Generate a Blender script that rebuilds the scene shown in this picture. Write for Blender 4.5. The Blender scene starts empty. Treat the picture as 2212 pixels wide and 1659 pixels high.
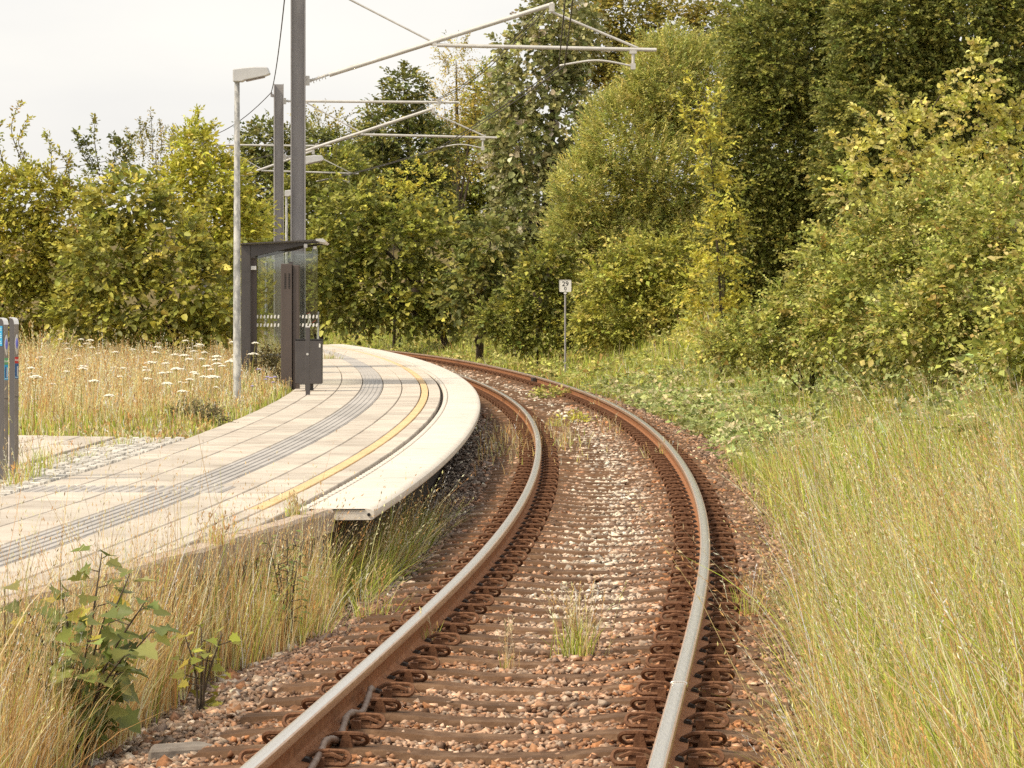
import bpy, bmesh, math, random
import numpy as np
from mathutils import Vector, Matrix, Euler

random.seed(7)
RNG = np.random.default_rng(7)
sc = bpy.context.scene
col = sc.collection

# ------------------------------------------------------------------ camera
F, CAMH, YH, CX = 7559.5, 1.729, 639.75, 1106.0      # focal length / horizon of the photograph at 2212 px width
cam_d = bpy.data.cameras.new('camera')
cam = bpy.data.objects.new('camera', cam_d); col.objects.link(cam)
cam.location = (0, 0, CAMH); cam.rotation_euler = (math.radians(90), 0, 0)
cam_d.sensor_width = 36; cam_d.lens = 36 * F / 2212
cam_d.shift_y = -(829.5 - YH) / 2212
cam_d.clip_start = 0.5; cam_d.clip_end = 3000
sc.camera = cam

# ------------------------------------------------------------------ sky and sun (bright overcast)
SUN_EL, SUN_AZ = math.radians(48), math.radians(-118)     # azimuth measured from +Y towards +X: sun stands left, behind the camera
world = bpy.data.worlds.new('World'); sc.world = world; world.use_nodes = True
nt = world.node_tree; nt.nodes.clear()
sky = nt.nodes.new('ShaderNodeTexSky'); sky.sky_type = 'NISHITA'; sky.sun_disc = False
sky.sun_elevation = SUN_EL; sky.sun_rotation = SUN_AZ; sky.dust_density = 3.0
hsv = nt.nodes.new('ShaderNodeHueSaturation'); hsv.inputs['Saturation'].default_value = 0.12
mixw = nt.nodes.new('ShaderNodeMix'); mixw.data_type = 'RGBA'; mixw.inputs['Factor'].default_value = 0.75
# even cloud layer with faint structure
wtc = nt.nodes.new('ShaderNodeTexCoord'); wmp = nt.nodes.new('ShaderNodeMapping'); wmp.inputs['Scale'].default_value = (1, 1, 3.5)
wns = nt.nodes.new('ShaderNodeTexNoise'); wns.inputs['Scale'].default_value = 7; wns.inputs['Detail'].default_value = 6
wrp = nt.nodes.new('ShaderNodeValToRGB'); wrp.color_ramp.elements[0].position = .3; wrp.color_ramp.elements[1].position = .7
wrp.color_ramp.elements[0].color = (.86, .845, .82, 1); wrp.color_ramp.elements[1].color = (1, .97, .90, 1)
wsc = nt.nodes.new('ShaderNodeVectorMath'); wsc.operation = 'SCALE'; wsc.inputs['Scale'].default_value = 8.5
nt.links.new(wtc.outputs['Generated'], wmp.inputs[0]); nt.links.new(wmp.outputs[0], wns.inputs['Vector']); nt.links.new(wns.outputs['Fac'], wrp.inputs[0])
nt.links.new(wrp.outputs[0], wsc.inputs[0]); nt.links.new(wsc.outputs[0], mixw.inputs[7])
bg = nt.nodes.new('ShaderNodeBackground'); bg.inputs['Strength'].default_value = 0.083
wo = nt.nodes.new('ShaderNodeOutputWorld')
nt.links.new(sky.outputs[0], hsv.inputs['Color']); nt.links.new(hsv.outputs[0], mixw.inputs[6])
nt.links.new(mixw.outputs[2], bg.inputs[0]); nt.links.new(bg.outputs[0], wo.inputs[0])
sd = bpy.data.lights.new('sun', 'SUN'); sd.energy = 2.3; sd.angle = math.radians(10); sd.color = (1, 0.86, 0.64)
so_ = bpy.data.objects.new('sun', sd); col.objects.link(so_)
dv = Vector((math.sin(SUN_AZ) * math.cos(SUN_EL), math.cos(SUN_AZ) * math.cos(SUN_EL), math.sin(SUN_EL)))
so_.rotation_euler = (-dv).to_track_quat('-Z', 'Y').to_euler(); so_.location = dv * 60
vs = sc.view_settings
vs.view_transform = 'Standard'; vs.look = 'None'; vs.exposure = 0.82; vs.gamma = 1; vs.use_curve_mapping = False
try:
    sc.cycles.transparent_max_bounces = 16; sc.cycles.max_bounces = 7
    sc.cycles.diffuse_bounces = 4; sc.cycles.glossy_bounces = 3; sc.cycles.transmission_bounces = 4
    sc.cycles.use_denoising = False
except Exception: pass

# ------------------------------------------------------------------ track alignment (s along the track, o to its right)
_P = (-0.5787, -0.0677); _k = [-0.0027, 0.0039, 0.0024, 0.0028, 0.0021, 0.002, 0.0052, 0.0054]
_kn = [0, 15, 30, 45, 60, 80, 100, 140]
_S = np.arange(0, 171.0); _th = _P[1] + np.cumsum(np.interp(_S, _kn, _k))
_X = _P[0] + np.cumsum(-np.sin(_th)); _Y = 8 + np.cumsum(np.cos(_th))
_pre = np.arange(-14, 0.0)
TS = np.concatenate([_pre, _S]); TT = np.concatenate([np.full(14, _th[0]), _th])
TX = np.concatenate([_X[0] + np.sin(_th[0]) * (0 - _pre), _X]); TY = np.concatenate([_Y[0] - np.cos(_th[0]) * (0 - _pre), _Y])
def tr(s): return np.interp(s, TS, TX), np.interp(s, TS, TY), np.interp(s, TS, TT)
def P(s, o, z):
    x, y, t = tr(s)
    return np.stack(np.broadcast_arrays(x + o * np.cos(t), y + o * np.sin(t), z), -1)
def inv(X, Y):
    X = np.asarray(X, float); Y = np.asarray(Y, float)
    s = np.interp(Y, TY, TS)
    for _ in range(3):
        x, y, t = tr(s); s = np.clip(s - (X - x) * np.sin(t) + (Y - y) * np.cos(t), TS[0], TS[-1])
    x, y, t = tr(s)
    return s, (X - x) * np.cos(t) + (Y - y) * np.sin(t)
CANT = 0.017
HP = 0.30                        # platform level above the rail
def cop(s):                      # distance of the platform's front line from the track centre
    return np.where(np.asarray(s) < 14.4, 1.74 + (14.4 - np.asarray(s)) * 0.088, 1.94)
def vn(x, y, sc_=1.0, seed=0):   # smooth noise
    x = np.asarray(x) * sc_ + seed * 17.3; y = np.asarray(y) * sc_ - seed * 9.1
    return (np.sin(x * 1.7 + 1.3 * np.sin(y * 1.1)) + np.sin(y * 2.3 + 1.7 * np.sin(x * 0.7)) + 0.6 * np.sin(x * 4.1 + y * 3.3) + 0.5 * np.sin(y * 5.9 - x * 2.7)) / 3.1
def ground(X, Y):
    s, o = inv(X, Y)
    right = np.interp(o, [1.2, 1.7, 2.4, 3, 4, 5, 7, 11, 18, 60], [-.46, -.38, -.28, -.16, .10, .5, 1.6, 3.9, 5.4, 6.5])
    a = -o
    lp = np.interp(a, [1.5, 1.97, 4.24, 4.30, 60], [-.46, -.46, -.46, .235, .27])
    le = np.interp(a, [1.5, 2.2, 3.5, 5, 60], [-.46, -.3, .05, .2, .27])
    w = np.clip((s - 94) / 5, 0, 1); w = np.maximum(w, np.clip((2.2 - s) / .6, 0, 1))
    h = np.where(o > 0, right, lp * (1 - w) + le * w)
    amp = np.clip((np.abs(o) - 4.4) * .05, 0, .10) + np.where(o > 2, .04, 0)
    return h + amp * vn(X, Y, .8)
def at(u, v, Y):                 # photograph position at depth Y -> world point
    return Vector(((u - CX) * Y / F, Y, CAMH - (v - YH) * Y / F))

# ------------------------------------------------------------------ materials
def mat(name, base, rough=.7, metal=0, spec=.4):
    m = bpy.data.materials.new(name); m.use_nodes = True
    b = m.node_tree.nodes['Principled BSDF']
    b.inputs['Base Color'].default_value = (*base, 1); b.inputs['Roughness'].default_value = rough
    b.inputs['Metallic'].default_value = metal; b.inputs['Specular IOR Level'].default_value = spec
    return m
def noisy(m, stops, scale=20, detail=6, bump=.0, bscale=None, coord='Object', stretch=None, rough_var=0):
    t = m.node_tree; b = t.nodes['Principled BSDF']
    tc = t.nodes.new('ShaderNodeTexCoord'); mp = t.nodes.new('ShaderNodeMapping')
    if stretch: mp.inputs['Scale'].default_value = stretch
    t.links.new(tc.outputs[coord], mp.inputs[0])
    n = t.nodes.new('ShaderNodeTexNoise'); n.inputs['Scale'].default_value = scale; n.inputs['Detail'].default_value = detail
    n.inputs['Roughness'].default_value = .62
    t.links.new(mp.outputs[0], n.inputs['Vector'])
    r = t.nodes.new('ShaderNodeValToRGB'); e = r.color_ramp.elements
    while len(e) < len(stops): e.new(.5)
    for i, (p, c) in enumerate(stops): e[i].position = p; e[i].color = (*c, 1)
    t.links.new(n.outputs['Fac'], r.inputs[0]); t.links.new(r.outputs[0], b.inputs['Base Color'])
    if bump:
        n2 = t.nodes.new('ShaderNodeTexNoise'); n2.inputs['Scale'].default_value = bscale or scale * 3; n2.inputs['Detail'].default_value = 5
        t.links.new(mp.outputs[0], n2.inputs['Vector'])
        bp = t.nodes.new('ShaderNodeBump'); bp.inputs['Strength'].default_value = bump; bp.inputs['Distance'].default_value = .01
        t.links.new(n2.outputs['Fac'], bp.inputs['Height']); t.links.new(bp.outputs[0], b.inputs['Normal'])
    if rough_var:
        mr = t.nodes.new('ShaderNodeMapRange'); br = b.inputs['Roughness'].default_value
        mr.inputs[3].default_value = br - rough_var; mr.inputs[4].default_value = br + rough_var
        t.links.new(n.outputs['Fac'], mr.inputs[0]); t.links.new(mr.outputs[0], b.inputs['Roughness'])
    return m
def per_object(m, amount=.12):       # slight tone change from piece to piece
    t = m.node_tree; b = t.nodes['Principled BSDF']
    oi = t.nodes.new('ShaderNodeObjectInfo'); h = t.nodes.new('ShaderNodeHueSaturation')
    mr = t.nodes.new('ShaderNodeMapRange'); mr.inputs[3].default_value = 1 - amount; mr.inputs[4].default_value = 1 + amount * .5
    t.links.new(oi.outputs['Random'], mr.inputs[0]); t.links.new(mr.outputs[0], h.inputs['Value'])
    lk = b.inputs['Base Color'].links
    if lk:
        src = lk[0].from_socket; t.links.new(src, h.inputs['Color'])
    else: h.inputs['Color'].default_value = b.inputs['Base Color'].default_value
    t.links.new(h.outputs[0], b.inputs['Base Color'])
    return m
M = {}
M['slab'] = per_object(noisy(mat('slab', (.5, .5, .5), .85), [(.28, (.37, .315, .26)), (.42, (.50, .44, .375)), (.6, (.57, .51, .44)), (.8, (.62, .56, .49))], 2.6, 12, .35, 160), .16)
M['edge'] = per_object(noisy(mat('edge', (.6, .6, .6), .75), [(.2, (.50, .45, .385)), (.45, (.64, .585, .52)), (.8, (.70, .65, .585))], 3.0, 9, .15, 120), .05)
M['tactile'] = per_object(noisy(mat('tactile', (.3, .3, .3), .8), [(.25, (.36, .335, .315)), (.6, (.44, .415, .395)), (.85, (.52, .49, .46))], 6, 8, .2, 150), .12)
M['yellow'] = per_object(noisy(mat('yellow', (.6, .4, .1), .75), [(.2, (.58, .40, .21)), (.5, (.68, .48, .26)), (.8, (.70, .56, .38))], 8, 8, .2, 120), .08)
M['joint'] = noisy(mat('joint', (.1, .1, .1), .95), [(.3, (.05, .042, .034)), (.6, (.10, .082, .062)), (.8, (.15, .125, .09))], 9, 8, .5, 60)
M['coping'] = noisy(mat('coping', (.4, .3, .25), .95), [(.25, (.26, .195, .15)), (.5, (.47, .375, .305)), (.75, (.60, .50, .42))], 24, 9, .9, 90)
M['wall'] = noisy(mat('wall', (.4, .4, .4), .9), [(.25, (.22, .20, .17)), (.55, (.42, .39, .34)), (.8, (.52, .49, .43))], 5, 8, .4, 60)
M['cobble'] = per_object(noisy(mat('cobble', (.5, .5, .5), .8), [(.25, (.44, .41, .37)), (.6, (.66, .63, .58)), (.85, (.74, .71, .66))], 30, 6, .5, 90), .25)
M['rust'] = noisy(mat('rust', (.2, .1, .05), .85, .0, .3), [(.2, (.16, .062, .026)), (.5, (.30, .130, .056)), (.8, (.40, .20, .10))], 14, 8, .35, 90, stretch=(1, 1, 2.5))
M['steel'] = noisy(mat('steel', (.5, .5, .5), .24, .95, .5), [(.3, (.52, .48, .43)), (.7, (.86, .80, .72))], 30, 4, stretch=(18, .35, 1), rough_var=.08)
M['polished'] = noisy(mat('polished', (.4, .27, .18), .38, .45, .5), [(.3, (.36, .21, .125)), (.7, (.52, .36, .25))], 20, 5, stretch=(4, .4, 4))
M['oldconc'] = noisy(mat('oldconc', (.2, .18, .16), .9), [(.3, (.13, .11, .095)), (.7, (.26, .225, .195))], 14, 7, .5, 60)
M['sleeper'] = per_object(noisy(mat('sleeper', (.1, .06, .05), .92, 0, .25), [(.2, (.065, .036, .020)), (.5, (.145, .080, .044)), (.78, (.27, .170, .105))], 9, 9, .8, 60), .25)
M['clip'] = noisy(mat('clip', (.1, .05, .03), .75, .2, .3), [(.25, (.085, .037, .020)), (.6, (.20, .096, .050)), (.85, (.31, .17, .10))], 40, 6, .3, 120)
M['insul'] = mat('insul', (.035, .026, .022), .7)
M['galv'] = noisy(mat('galv', (.5, .5, .5), .55, .25, .5), [(.36, (.30, .305, .31)), (.48, (.42, .425, .43)), (.55, (.60, .60, .59)), (.7, (.72, .72, .70))], 14, 8, stretch=(1, 1, .45))
M['lamp'] = noisy(mat('lamp', (.5, .5, .5), .45, .35, .5), [(.3, (.50, .50, .51)), (.7, (.62, .62, .62))], 4, 5)
M['lampglass'] = mat('lampglass', (.30, .24, .20), .25)
M['tube'] = noisy(mat('tube', (.6, .6, .6), .45, .3, .5), [(.3, (.52, .50, .47)), (.7, (.70, .68, .65))], 6, 5)
M['mast'] = noisy(mat('mast', (.2, .19, .19), .55, .15, .5), [(.25, (.27, .255, .26)), (.55, (.345, .33, .335)), (.8, (.44, .425, .425))], 5, 8, stretch=(1, 1, .25))
M['dark'] = noisy(mat('dark', (.06, .055, .055), .5, .1, .5), [(.3, (.064, .058, .060)), (.7, (.088, .080, .082))], 4, 6)
M['brown'] = noisy(mat('brown', (.09, .07, .065), .5, .1, .5), [(.3, (.080, .062, .057)), (.7, (.11, .087, .080))], 3, 6, stretch=(1, 1, .3))
M['black'] = mat('black', (.012, .011, .011), .6)
M['wire'] = mat('wire', (.045, .038, .035), .6, .1)
M['cable'] = noisy(mat('cable', (.2, .17, .17), .6), [(.3, (.13, .075, .05)), (.6, (.22, .155, .12)), (.8, (.32, .25, .21))], 18, 6, .4, 60)
M['insulator'] = mat('insulator', (.62, .60, .57), .4)
M['white'] = mat('white', (.78, .77, .74), .5)
M['text'] = mat('text', (.03, .03, .035), .6)
M['blue'] = mat('blue', (.03, .34, .62), .45)
M['paleblue'] = mat('paleblue', (.45, .68, .80), .45)
M['navy'] = mat('navy', (.04, .11, .26), .45)
M['green'] = mat('green', (.12, .36, .16), .45)
M['red'] = mat('red', (.50, .035, .03), .45)
M['silver'] = noisy(mat('silver', (.4, .38, .35), .4, .5, .5), [(.3, (.20, .18, .165)), (.7, (.34, .31, .285))], 10, 5, stretch=(1, 1, .3))
M['brightsilver'] = mat('brightsilver', (.66, .65, .64), .3, .6)
M['lens'] = mat('lens', (.16, .17, .55), .25, 0, .6)
M['bark'] = noisy(mat('bark', (.1, .08, .06), .95), [(.25, (.045, .034, .025)), (.6, (.11, .085, .062)), (.85, (.17, .14, .11))], 12, 8, .8, 40, stretch=(1, 1, .3))
def glass_mat():
    m = bpy.data.materials.new('glass'); m.use_nodes = True; t = m.node_tree; t.nodes.clear()
    o = t.nodes.new('ShaderNodeOutputMaterial'); mx = t.nodes.new('ShaderNodeMixShader'); mx.inputs[0].default_value = .09
    a = t.nodes.new('ShaderNodeBsdfTransparent'); a.inputs[0].default_value = (.90, .92, .90, 1)
    g = t.nodes.new('ShaderNodeBsdfGlossy'); g.inputs['Roughness'].default_value = .03
    t.links.new(a.outputs[0], mx.inputs[1]); t.links.new(g.outputs[0], mx.inputs[2]); t.links.new(mx.outputs[0], o.inputs[0])
    return m
M['glass'] = glass_mat()
def leaf_mat(name, transl=.35, rough=.5, spec=.35):
    m = bpy.data.materials.new(name); m.use_nodes = True; t = m.node_tree
    b = t.nodes['Principled BSDF']; b.inputs['Roughness'].default_value = rough; b.inputs['Specular IOR Level'].default_value = spec
    a = t.nodes.new('ShaderNodeAttribute'); a.attribute_name = 'Col'
    t.links.new(a.outputs['Color'], b.inputs['Base Color'])
    tl = t.nodes.new('ShaderNodeBsdfTranslucent'); mx = t.nodes.new('ShaderNodeMixShader'); mx.inputs[0].default_value = transl
    t.links.new(a.outputs['Color'], tl.inputs[0])
    o = [n for n in t.nodes if n.type == 'OUTPUT_MATERIAL'][0]
    t.links.new(b.outputs[0], mx.inputs[1]); t.links.new(tl.outputs[0], mx.inputs[2]); t.links.new(mx.outputs[0], o.inputs[0])
    return m
M['leaf'] = leaf_mat('leaf'); M['grass'] = leaf_mat('grass', .42, .6, .3)
def stone_mat():
    m = mat('stone', (.3, .2, .15), .9, 0, .3); t = m.node_tree; b = t.nodes['Principled BSDF']
    a = t.nodes.new('ShaderNodeAttribute'); a.attribute_name = 'Col'
    tc = t.nodes.new('ShaderNodeTexCoord')
    n = t.nodes.new('ShaderNodeTexNoise'); n.inputs['Scale'].default_value = 40; n.inputs['Detail'].default_value = 6
    t.links.new(tc.outputs['Object'], n.inputs['Vector'])
    mr = t.nodes.new('ShaderNodeMapRange'); mr.inputs[1].default_value = .3; mr.inputs[2].default_value = .7; mr.inputs[3].default_value = .62; mr.inputs[4].default_value = 1.3
    t.links.new(n.outputs['Fac'], mr.inputs[0])
    mu = t.nodes.new('ShaderNodeVectorMath'); mu.operation = 'SCALE'
    t.links.new(a.outputs['Color'], mu.inputs[0]); t.links.new(mr.outputs[0], mu.inputs['Scale']); t.links.new(mu.outputs[0], b.inputs['Base Color'])
    bp = t.nodes.new('ShaderNodeBump'); bp.inputs['Strength'].default_value = .5; bp.inputs['Distance'].default_value = .01
    t.links.new(n.outputs['Fac'], bp.inputs['Height']); t.links.new(bp.outputs[0], b.inputs['Normal'])
    return m
M['stone'] = stone_mat()
M['soil'] = noisy(mat('soil', (.1, .08, .05), 1, 0, .1), [(.2, (.055, .047, .022)), (.45, (.11, .092, .040)), (.7, (.20, .150, .070)), (.9, (.14, .13, .04))], 1.3, 10, .6, 25)
M['bed'] = noisy(mat('bed', (.1, .07, .05), 1, 0, .2), [(.25, (.045, .028, .019)), (.5, (.12, .070, .045)), (.75, (.22, .15, .11))], 22, 8, 1.0, 50)

# ------------------------------------------------------------------ helpers
def tag(o, label=None, cat=None, group=None, kind=None):
    if label: o['label'] = label
    if cat: o['category'] = cat
    if group: o['group'] = group
    if kind: o['kind'] = kind
    return o
def empty(name, loc, rz=0.0):
    o = bpy.data.objects.new(name, None); o.location = loc; o.rotation_euler = (0, 0, rz); o.empty_display_size = .2
    col.objects.link(o); return o
def link(name, me, parent=None, loc=None, rz=None):
    o = bpy.data.objects.new(name, me); col.objects.link(o)
    if parent is not None: o.parent = parent
    if loc is not None: o.location = loc
    if rz is not None: o.rotation_euler = (0, 0, rz)
    return o
class MB:
    def __init__(s): s.v = []; s.f = []; s.m = []
    def add(s, vs, fs, mi=0):
        n = len(s.v); s.v += [tuple(p) for p in vs]
        for f in fs: s.f.append(tuple(i + n for i in f)); s.m.append(mi)
        return s
    def box(s, c, d, mi=0, R=None, taper=1.0):
        vs = []
        for z in (-.5, .5):
            k = taper if z > 0 else 1
            for x, y in ((-.5, -.5), (.5, -.5), (.5, .5), (-.5, .5)): vs.append(Vector((x * d[0] * k, y * d[1] * k, z * d[2])))
        if R is not None: vs = [R @ p for p in vs]
        return s.add([p + Vector(c) for p in vs], [(3, 2, 1, 0), (4, 5, 6, 7), (0, 1, 5, 4), (1, 2, 6, 5), (2, 3, 7, 6), (3, 0, 4, 7)], mi)
    def tube(s, path, r, n=8, mi=0, cap=True, closed=False):
        path = [Vector(p) for p in path]; k = len(path)
        rr = r if hasattr(r, '__len__') else [r] * k
        rings = []; up = Vector((0, 0, 1)); prev = None
        for i in range(k):
            if closed: d = path[(i + 1) % k] - path[i - 1]
            else: d = path[min(i + 1, k - 1)] - path[max(i - 1, 0)]
            d.normalize()
            if prev is None:
                a = d.cross(up) if abs(d.z) < .95 else d.cross(Vector((1, 0, 0)))
            else:
                a = prev - d * prev.dot(d)
            a.normalize(); prev = a; b = d.cross(a)
            rings.append([path[i] + (a * math.cos(2 * math.pi * j / n) + b * math.sin(2 * math.pi * j / n)) * rr[i] for j in range(n)])
        vs = [p for q in rings for p in q]; fs = []
        for i in range(k if closed else k - 1):
            for j in range(n):
                i2 = (i + 1) % k
                fs.append((i * n + j, i * n + (j + 1) % n, i2 * n + (j + 1) % n, i2 * n + j))
        if cap and not closed: fs += [tuple(range(n - 1, -1, -1)), tuple((k - 1) * n + j for j in range(n))]
        return s.add(vs, fs, mi)
    def prism(s, poly, axis, a, b, mi=0):   # poly of 2-D points extruded along axis (0,1,2)
        def mk(p, t):
            q = [0, 0, 0]; o = [i for i in range(3) if i != axis]; q[o[0]] = p[0]; q[o[1]] = p[1]; q[axis] = t; return q
        n = len(poly); vs = [mk(p, a) for p in poly] + [mk(p, b) for p in poly]
        fs = [tuple(range(n)), tuple(range(2 * n - 1, n - 1, -1))] + [(i, i + n, (i + 1) % n + n, (i + 1) % n) for i in range(n)]
        return s.add(vs, fs, mi)
    def mesh(s, name, mats, smooth=False, bevel=0):
        me = bpy.data.meshes.new(name); me.from_pydata(s.v, [], s.f)
        for m in mats: me.materials.append(m)
        me.polygons.foreach_set('material_index', s.m)
        bm = bmesh.new(); bm.from_mesh(me); bmesh.ops.recalc_face_normals(bm, faces=bm.faces)
        if bevel: bmesh.ops.bevel(bm, geom=[e for e in bm.edges if e.calc_face_angle(0) > .6], offset=bevel, segments=1, affect='EDGES', clamp_overlap=True)
        bm.to_mesh(me); bm.free()
        if smooth: me.polygons.foreach_set('use_smooth', [True] * len(me.polygons))
        me.update(); return me
    def build(s, name, mats, parent=None, smooth=False, bevel=0, loc=None, rz=None):
        if not isinstance(mats, (list, tuple)): mats = [mats]
        return link(name, s.mesh(name, mats, smooth, bevel), parent, loc, rz)
def auto_smooth(o, ang=40):
    me = o.data; me.polygons.foreach_set('use_smooth', [True] * len(me.polygons))
    try: me.set_sharp_from_angle(angle=math.radians(ang))
    except Exception: pass
    return o
def np_mesh(name, V, T, C, material):
    V = np.ascontiguousarray(V, np.float32); T = np.ascontiguousarray(T, np.int32)
    me = bpy.data.meshes.new(name); me.vertices.add(len(V)); me.vertices.foreach_set('co', V.ravel())
    me.loops.add(T.size); me.loops.foreach_set('vertex_index', T.ravel())
    me.polygons.add(len(T)); me.polygons.foreach_set('loop_start', np.arange(len(T), dtype=np.int32) * 3)
    me.update(calc_edges=True)
    if C is not None:
        a = me.color_attributes.new('Col', 'FLOAT_COLOR', 'POINT')
        c4 = np.ones((len(V), 4), np.float32); c4[:, :3] = C; a.data.foreach_set('color', c4.ravel())
    me.materials.append(material)
    return me
TRI = [0]
def nrm(a): return a / np.maximum(np.linalg.norm(a, axis=-1, keepdims=True), 1e-9)
class Cloud:                     # collects leaves and blades, one mesh at the end
    def __init__(s): s.V = []; s.T = []; s.C = []; s.n = 0
    def put(s, V, T, C):         # V (N,k,3), T (m,3) pattern, C (N,3)
        N, k = V.shape[:2]
        if N == 0: return
        s.V.append(V.reshape(-1, 3)); s.T.append((np.asarray(T)[None] + (np.arange(N) * k)[:, None, None] + s.n).reshape(-1, 3))
        s.C.append(np.repeat(C, k, 0)); s.n += N * k
    def mesh(s, name, material, origin=(0, 0, 0)):
        V = np.concatenate(s.V) - np.asarray(origin)[None]; T = np.concatenate(s.T); TRI[0] += len(T)
        return np_mesh(name, V, T, np.concatenate(s.C), material)
def leaves(cl, p, axis, normal, L, W, C, fold=.18, shape='leaf'):
    axis = nrm(axis); b = nrm(np.cross(normal, axis)); n = np.cross(axis, b)
    L = np.broadcast_to(L, p.shape[:1])[:, None]; W = np.broadcast_to(W, p.shape[:1])[:, None]
    if shape == 'leaf':
        V = np.stack([p, p + axis * L * .42 + b * W * .5 + n * W * fold, p + axis * L, p + axis * L * .42 - b * W * .5 + n * W * fold], 1)
        cl.put(V, [(0, 2, 1), (0, 3, 2)], C)
    elif shape == 'round':
        V = np.stack([p, p + axis * L * .22 + b * W * .46 + n * W * fold, p + axis * L * .66 + b * W * .42 + n * W * fold, p + axis * L,
                      p + axis * L * .66 - b * W * .42 + n * W * fold, p + axis * L * .22 - b * W * .46 + n * W * fold], 1)
        cl.put(V, [(0, 3, 2), (0, 2, 1), (0, 5, 4), (0, 4, 3)], C)
    else:                        # maple: five lobes
        prof = [(0, 0), (.10, .30), (-.02, .46), (.30, .38), (.42, .62), (.56, .30), (.74, .26), (1.0, 0), (.74, -.26), (.56, -.30), (.42, -.62), (.30, -.38), (-.02, -.46), (.10, -.30)]
        V = np.stack([p + axis * L * .38 - n * W * .02] + [p + axis * L * a + b * W * c + n * W * (abs(c) * fold - .12 * max(a - .4, 0)) for a, c in prof], 1)
        cl.put(V, [(0, i + 1, (i + 1) % 14 + 1) for i in range(14)], C)
def pick_cols(rng, n, pal, jit=.22):
    pal = np.asarray(pal, float); w = pal[:, 3] / pal[:, 3].sum()
    c = pal[rng.choice(len(pal), n, p=w), :3]
    return c * np.exp(rng.normal(0, jit, (n, 1))) * np.exp(rng.normal(0, .05, (n, 3)))
def sprays(cl, rng, o, d, n, length, L, W, pal, droop=.25, flat=.5, shape='leaf', jit=.15, spread=.9, leafdroop=.15):
    N = len(o)
    if N == 0: return
    d = nrm(d); o = np.asarray(o)
    length = np.broadcast_to(length, (N,)) * rng.uniform(.6, 1.25, N)
    base = pick_cols(rng, N, pal, .16)
    side0 = nrm(np.cross(d, rng.normal(0, 1, (N, 3)) * .35 + np.array([0, 0, 1])))
    t = (np.arange(n) + .5) / n
    tt = t[None, :, None]
    ctr = o[:, None] + d[:, None] * (length[:, None, None] * tt); ctr[..., 2] -= (droop * length[:, None] * t[None] ** 2)
    sgn = np.where(np.arange(n) % 2 == 0, 1., -1.)[None, :, None]
    axis = d[:, None] * (.55 + .5 * tt) + side0[:, None] * sgn * spread * (1.1 - .6 * tt) + rng.normal(0, .28, (N, n, 3)); axis[..., 2] -= leafdroop + droop * t[None] * .8
    nor = np.array([0, 0, 1.]) * flat + d[:, None] * (1 - flat) * .6 + rng.normal(0, .38, (N, n, 3))
    k = (rng.uniform(.7, 1.2, (N, n)) * (1.05 - .35 * np.abs(t[None] - .4))).reshape(-1)
    C = (base[:, None] * np.exp(rng.normal(0, jit, (N, n, 1)))).reshape(-1, 3)
    leaves(cl, ctr.reshape(-1, 3), axis.reshape(-1, 3), nor.reshape(-1, 3), L * k, W * k, np.clip(C, .004, .9), shape=shape)
def blades(cl, rng, p, h, w, lean, bend, C, seg=3, twist=None):
    N = len(p)
    if N == 0: return None
    a = rng.uniform(0, math.pi, N) if twist is None else twist
    b = np.stack([np.cos(a), np.sin(a), np.zeros(N)], -1)
    ts = np.linspace(0, 1, seg + 1); cen = []
    lean = np.asarray(lean)
    for t in ts:
        c = p.copy(); c[:, 2] += h * (t - .28 * bend * t * t)
        c[:, :2] += lean * (h * (.35 * t + .65 * t * t))[:, None] * (.6 + bend[:, None])
        cen.append(c)
    V = []
    for i, t in enumerate(ts[:-1]):
        ww = (w * (1 - .55 * t))[:, None] * .5
        V += [cen[i] - b * ww, cen[i] + b * ww]
    V.append(cen[-1]); V = np.stack(V, 1)
    T = []
    for i in range(seg - 1): T += [(2 * i, 2 * i + 1, 2 * i + 3), (2 * i, 2 * i + 3, 2 * i + 2)]
    T.append((2 * seg - 2, 2 * seg - 1, 2 * seg))
    cl.put(V, T, C); return cen
def seedheads(cl, rng, cen, C, n=6, L=.03, W=.008, frac=.28, spread=.35):
    top, mid = cen[-1], cen[-2]; d = nrm(top - mid)
    ln = np.linalg.norm(top - cen[0], axis=1) * frac
    for j in range(n):
        q = top - d * (ln * (j / n))[:, None] - d * .005
        leaves(cl, q - d * L * .3, d + rng.normal(0, spread, d.shape), rng.normal(0, 1, d.shape), L * rng.uniform(.7, 1.3, len(d)), W, C * np.exp(rng.normal(0, .12, (len(d), 1))), fold=.3)
def text_mesh(body, size, bold=0):
    cu = bpy.data.curves.new('t', 'FONT'); cu.body = body; cu.size = size; cu.align_x = 'CENTER'; cu.align_y = 'CENTER'; cu.offset = bold; cu.extrude = .0008
    ob = bpy.data.objects.new('t', cu); col.objects.link(ob)
    me = bpy.data.meshes.new_from_object(ob); bpy.data.objects.remove(ob); return me

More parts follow.
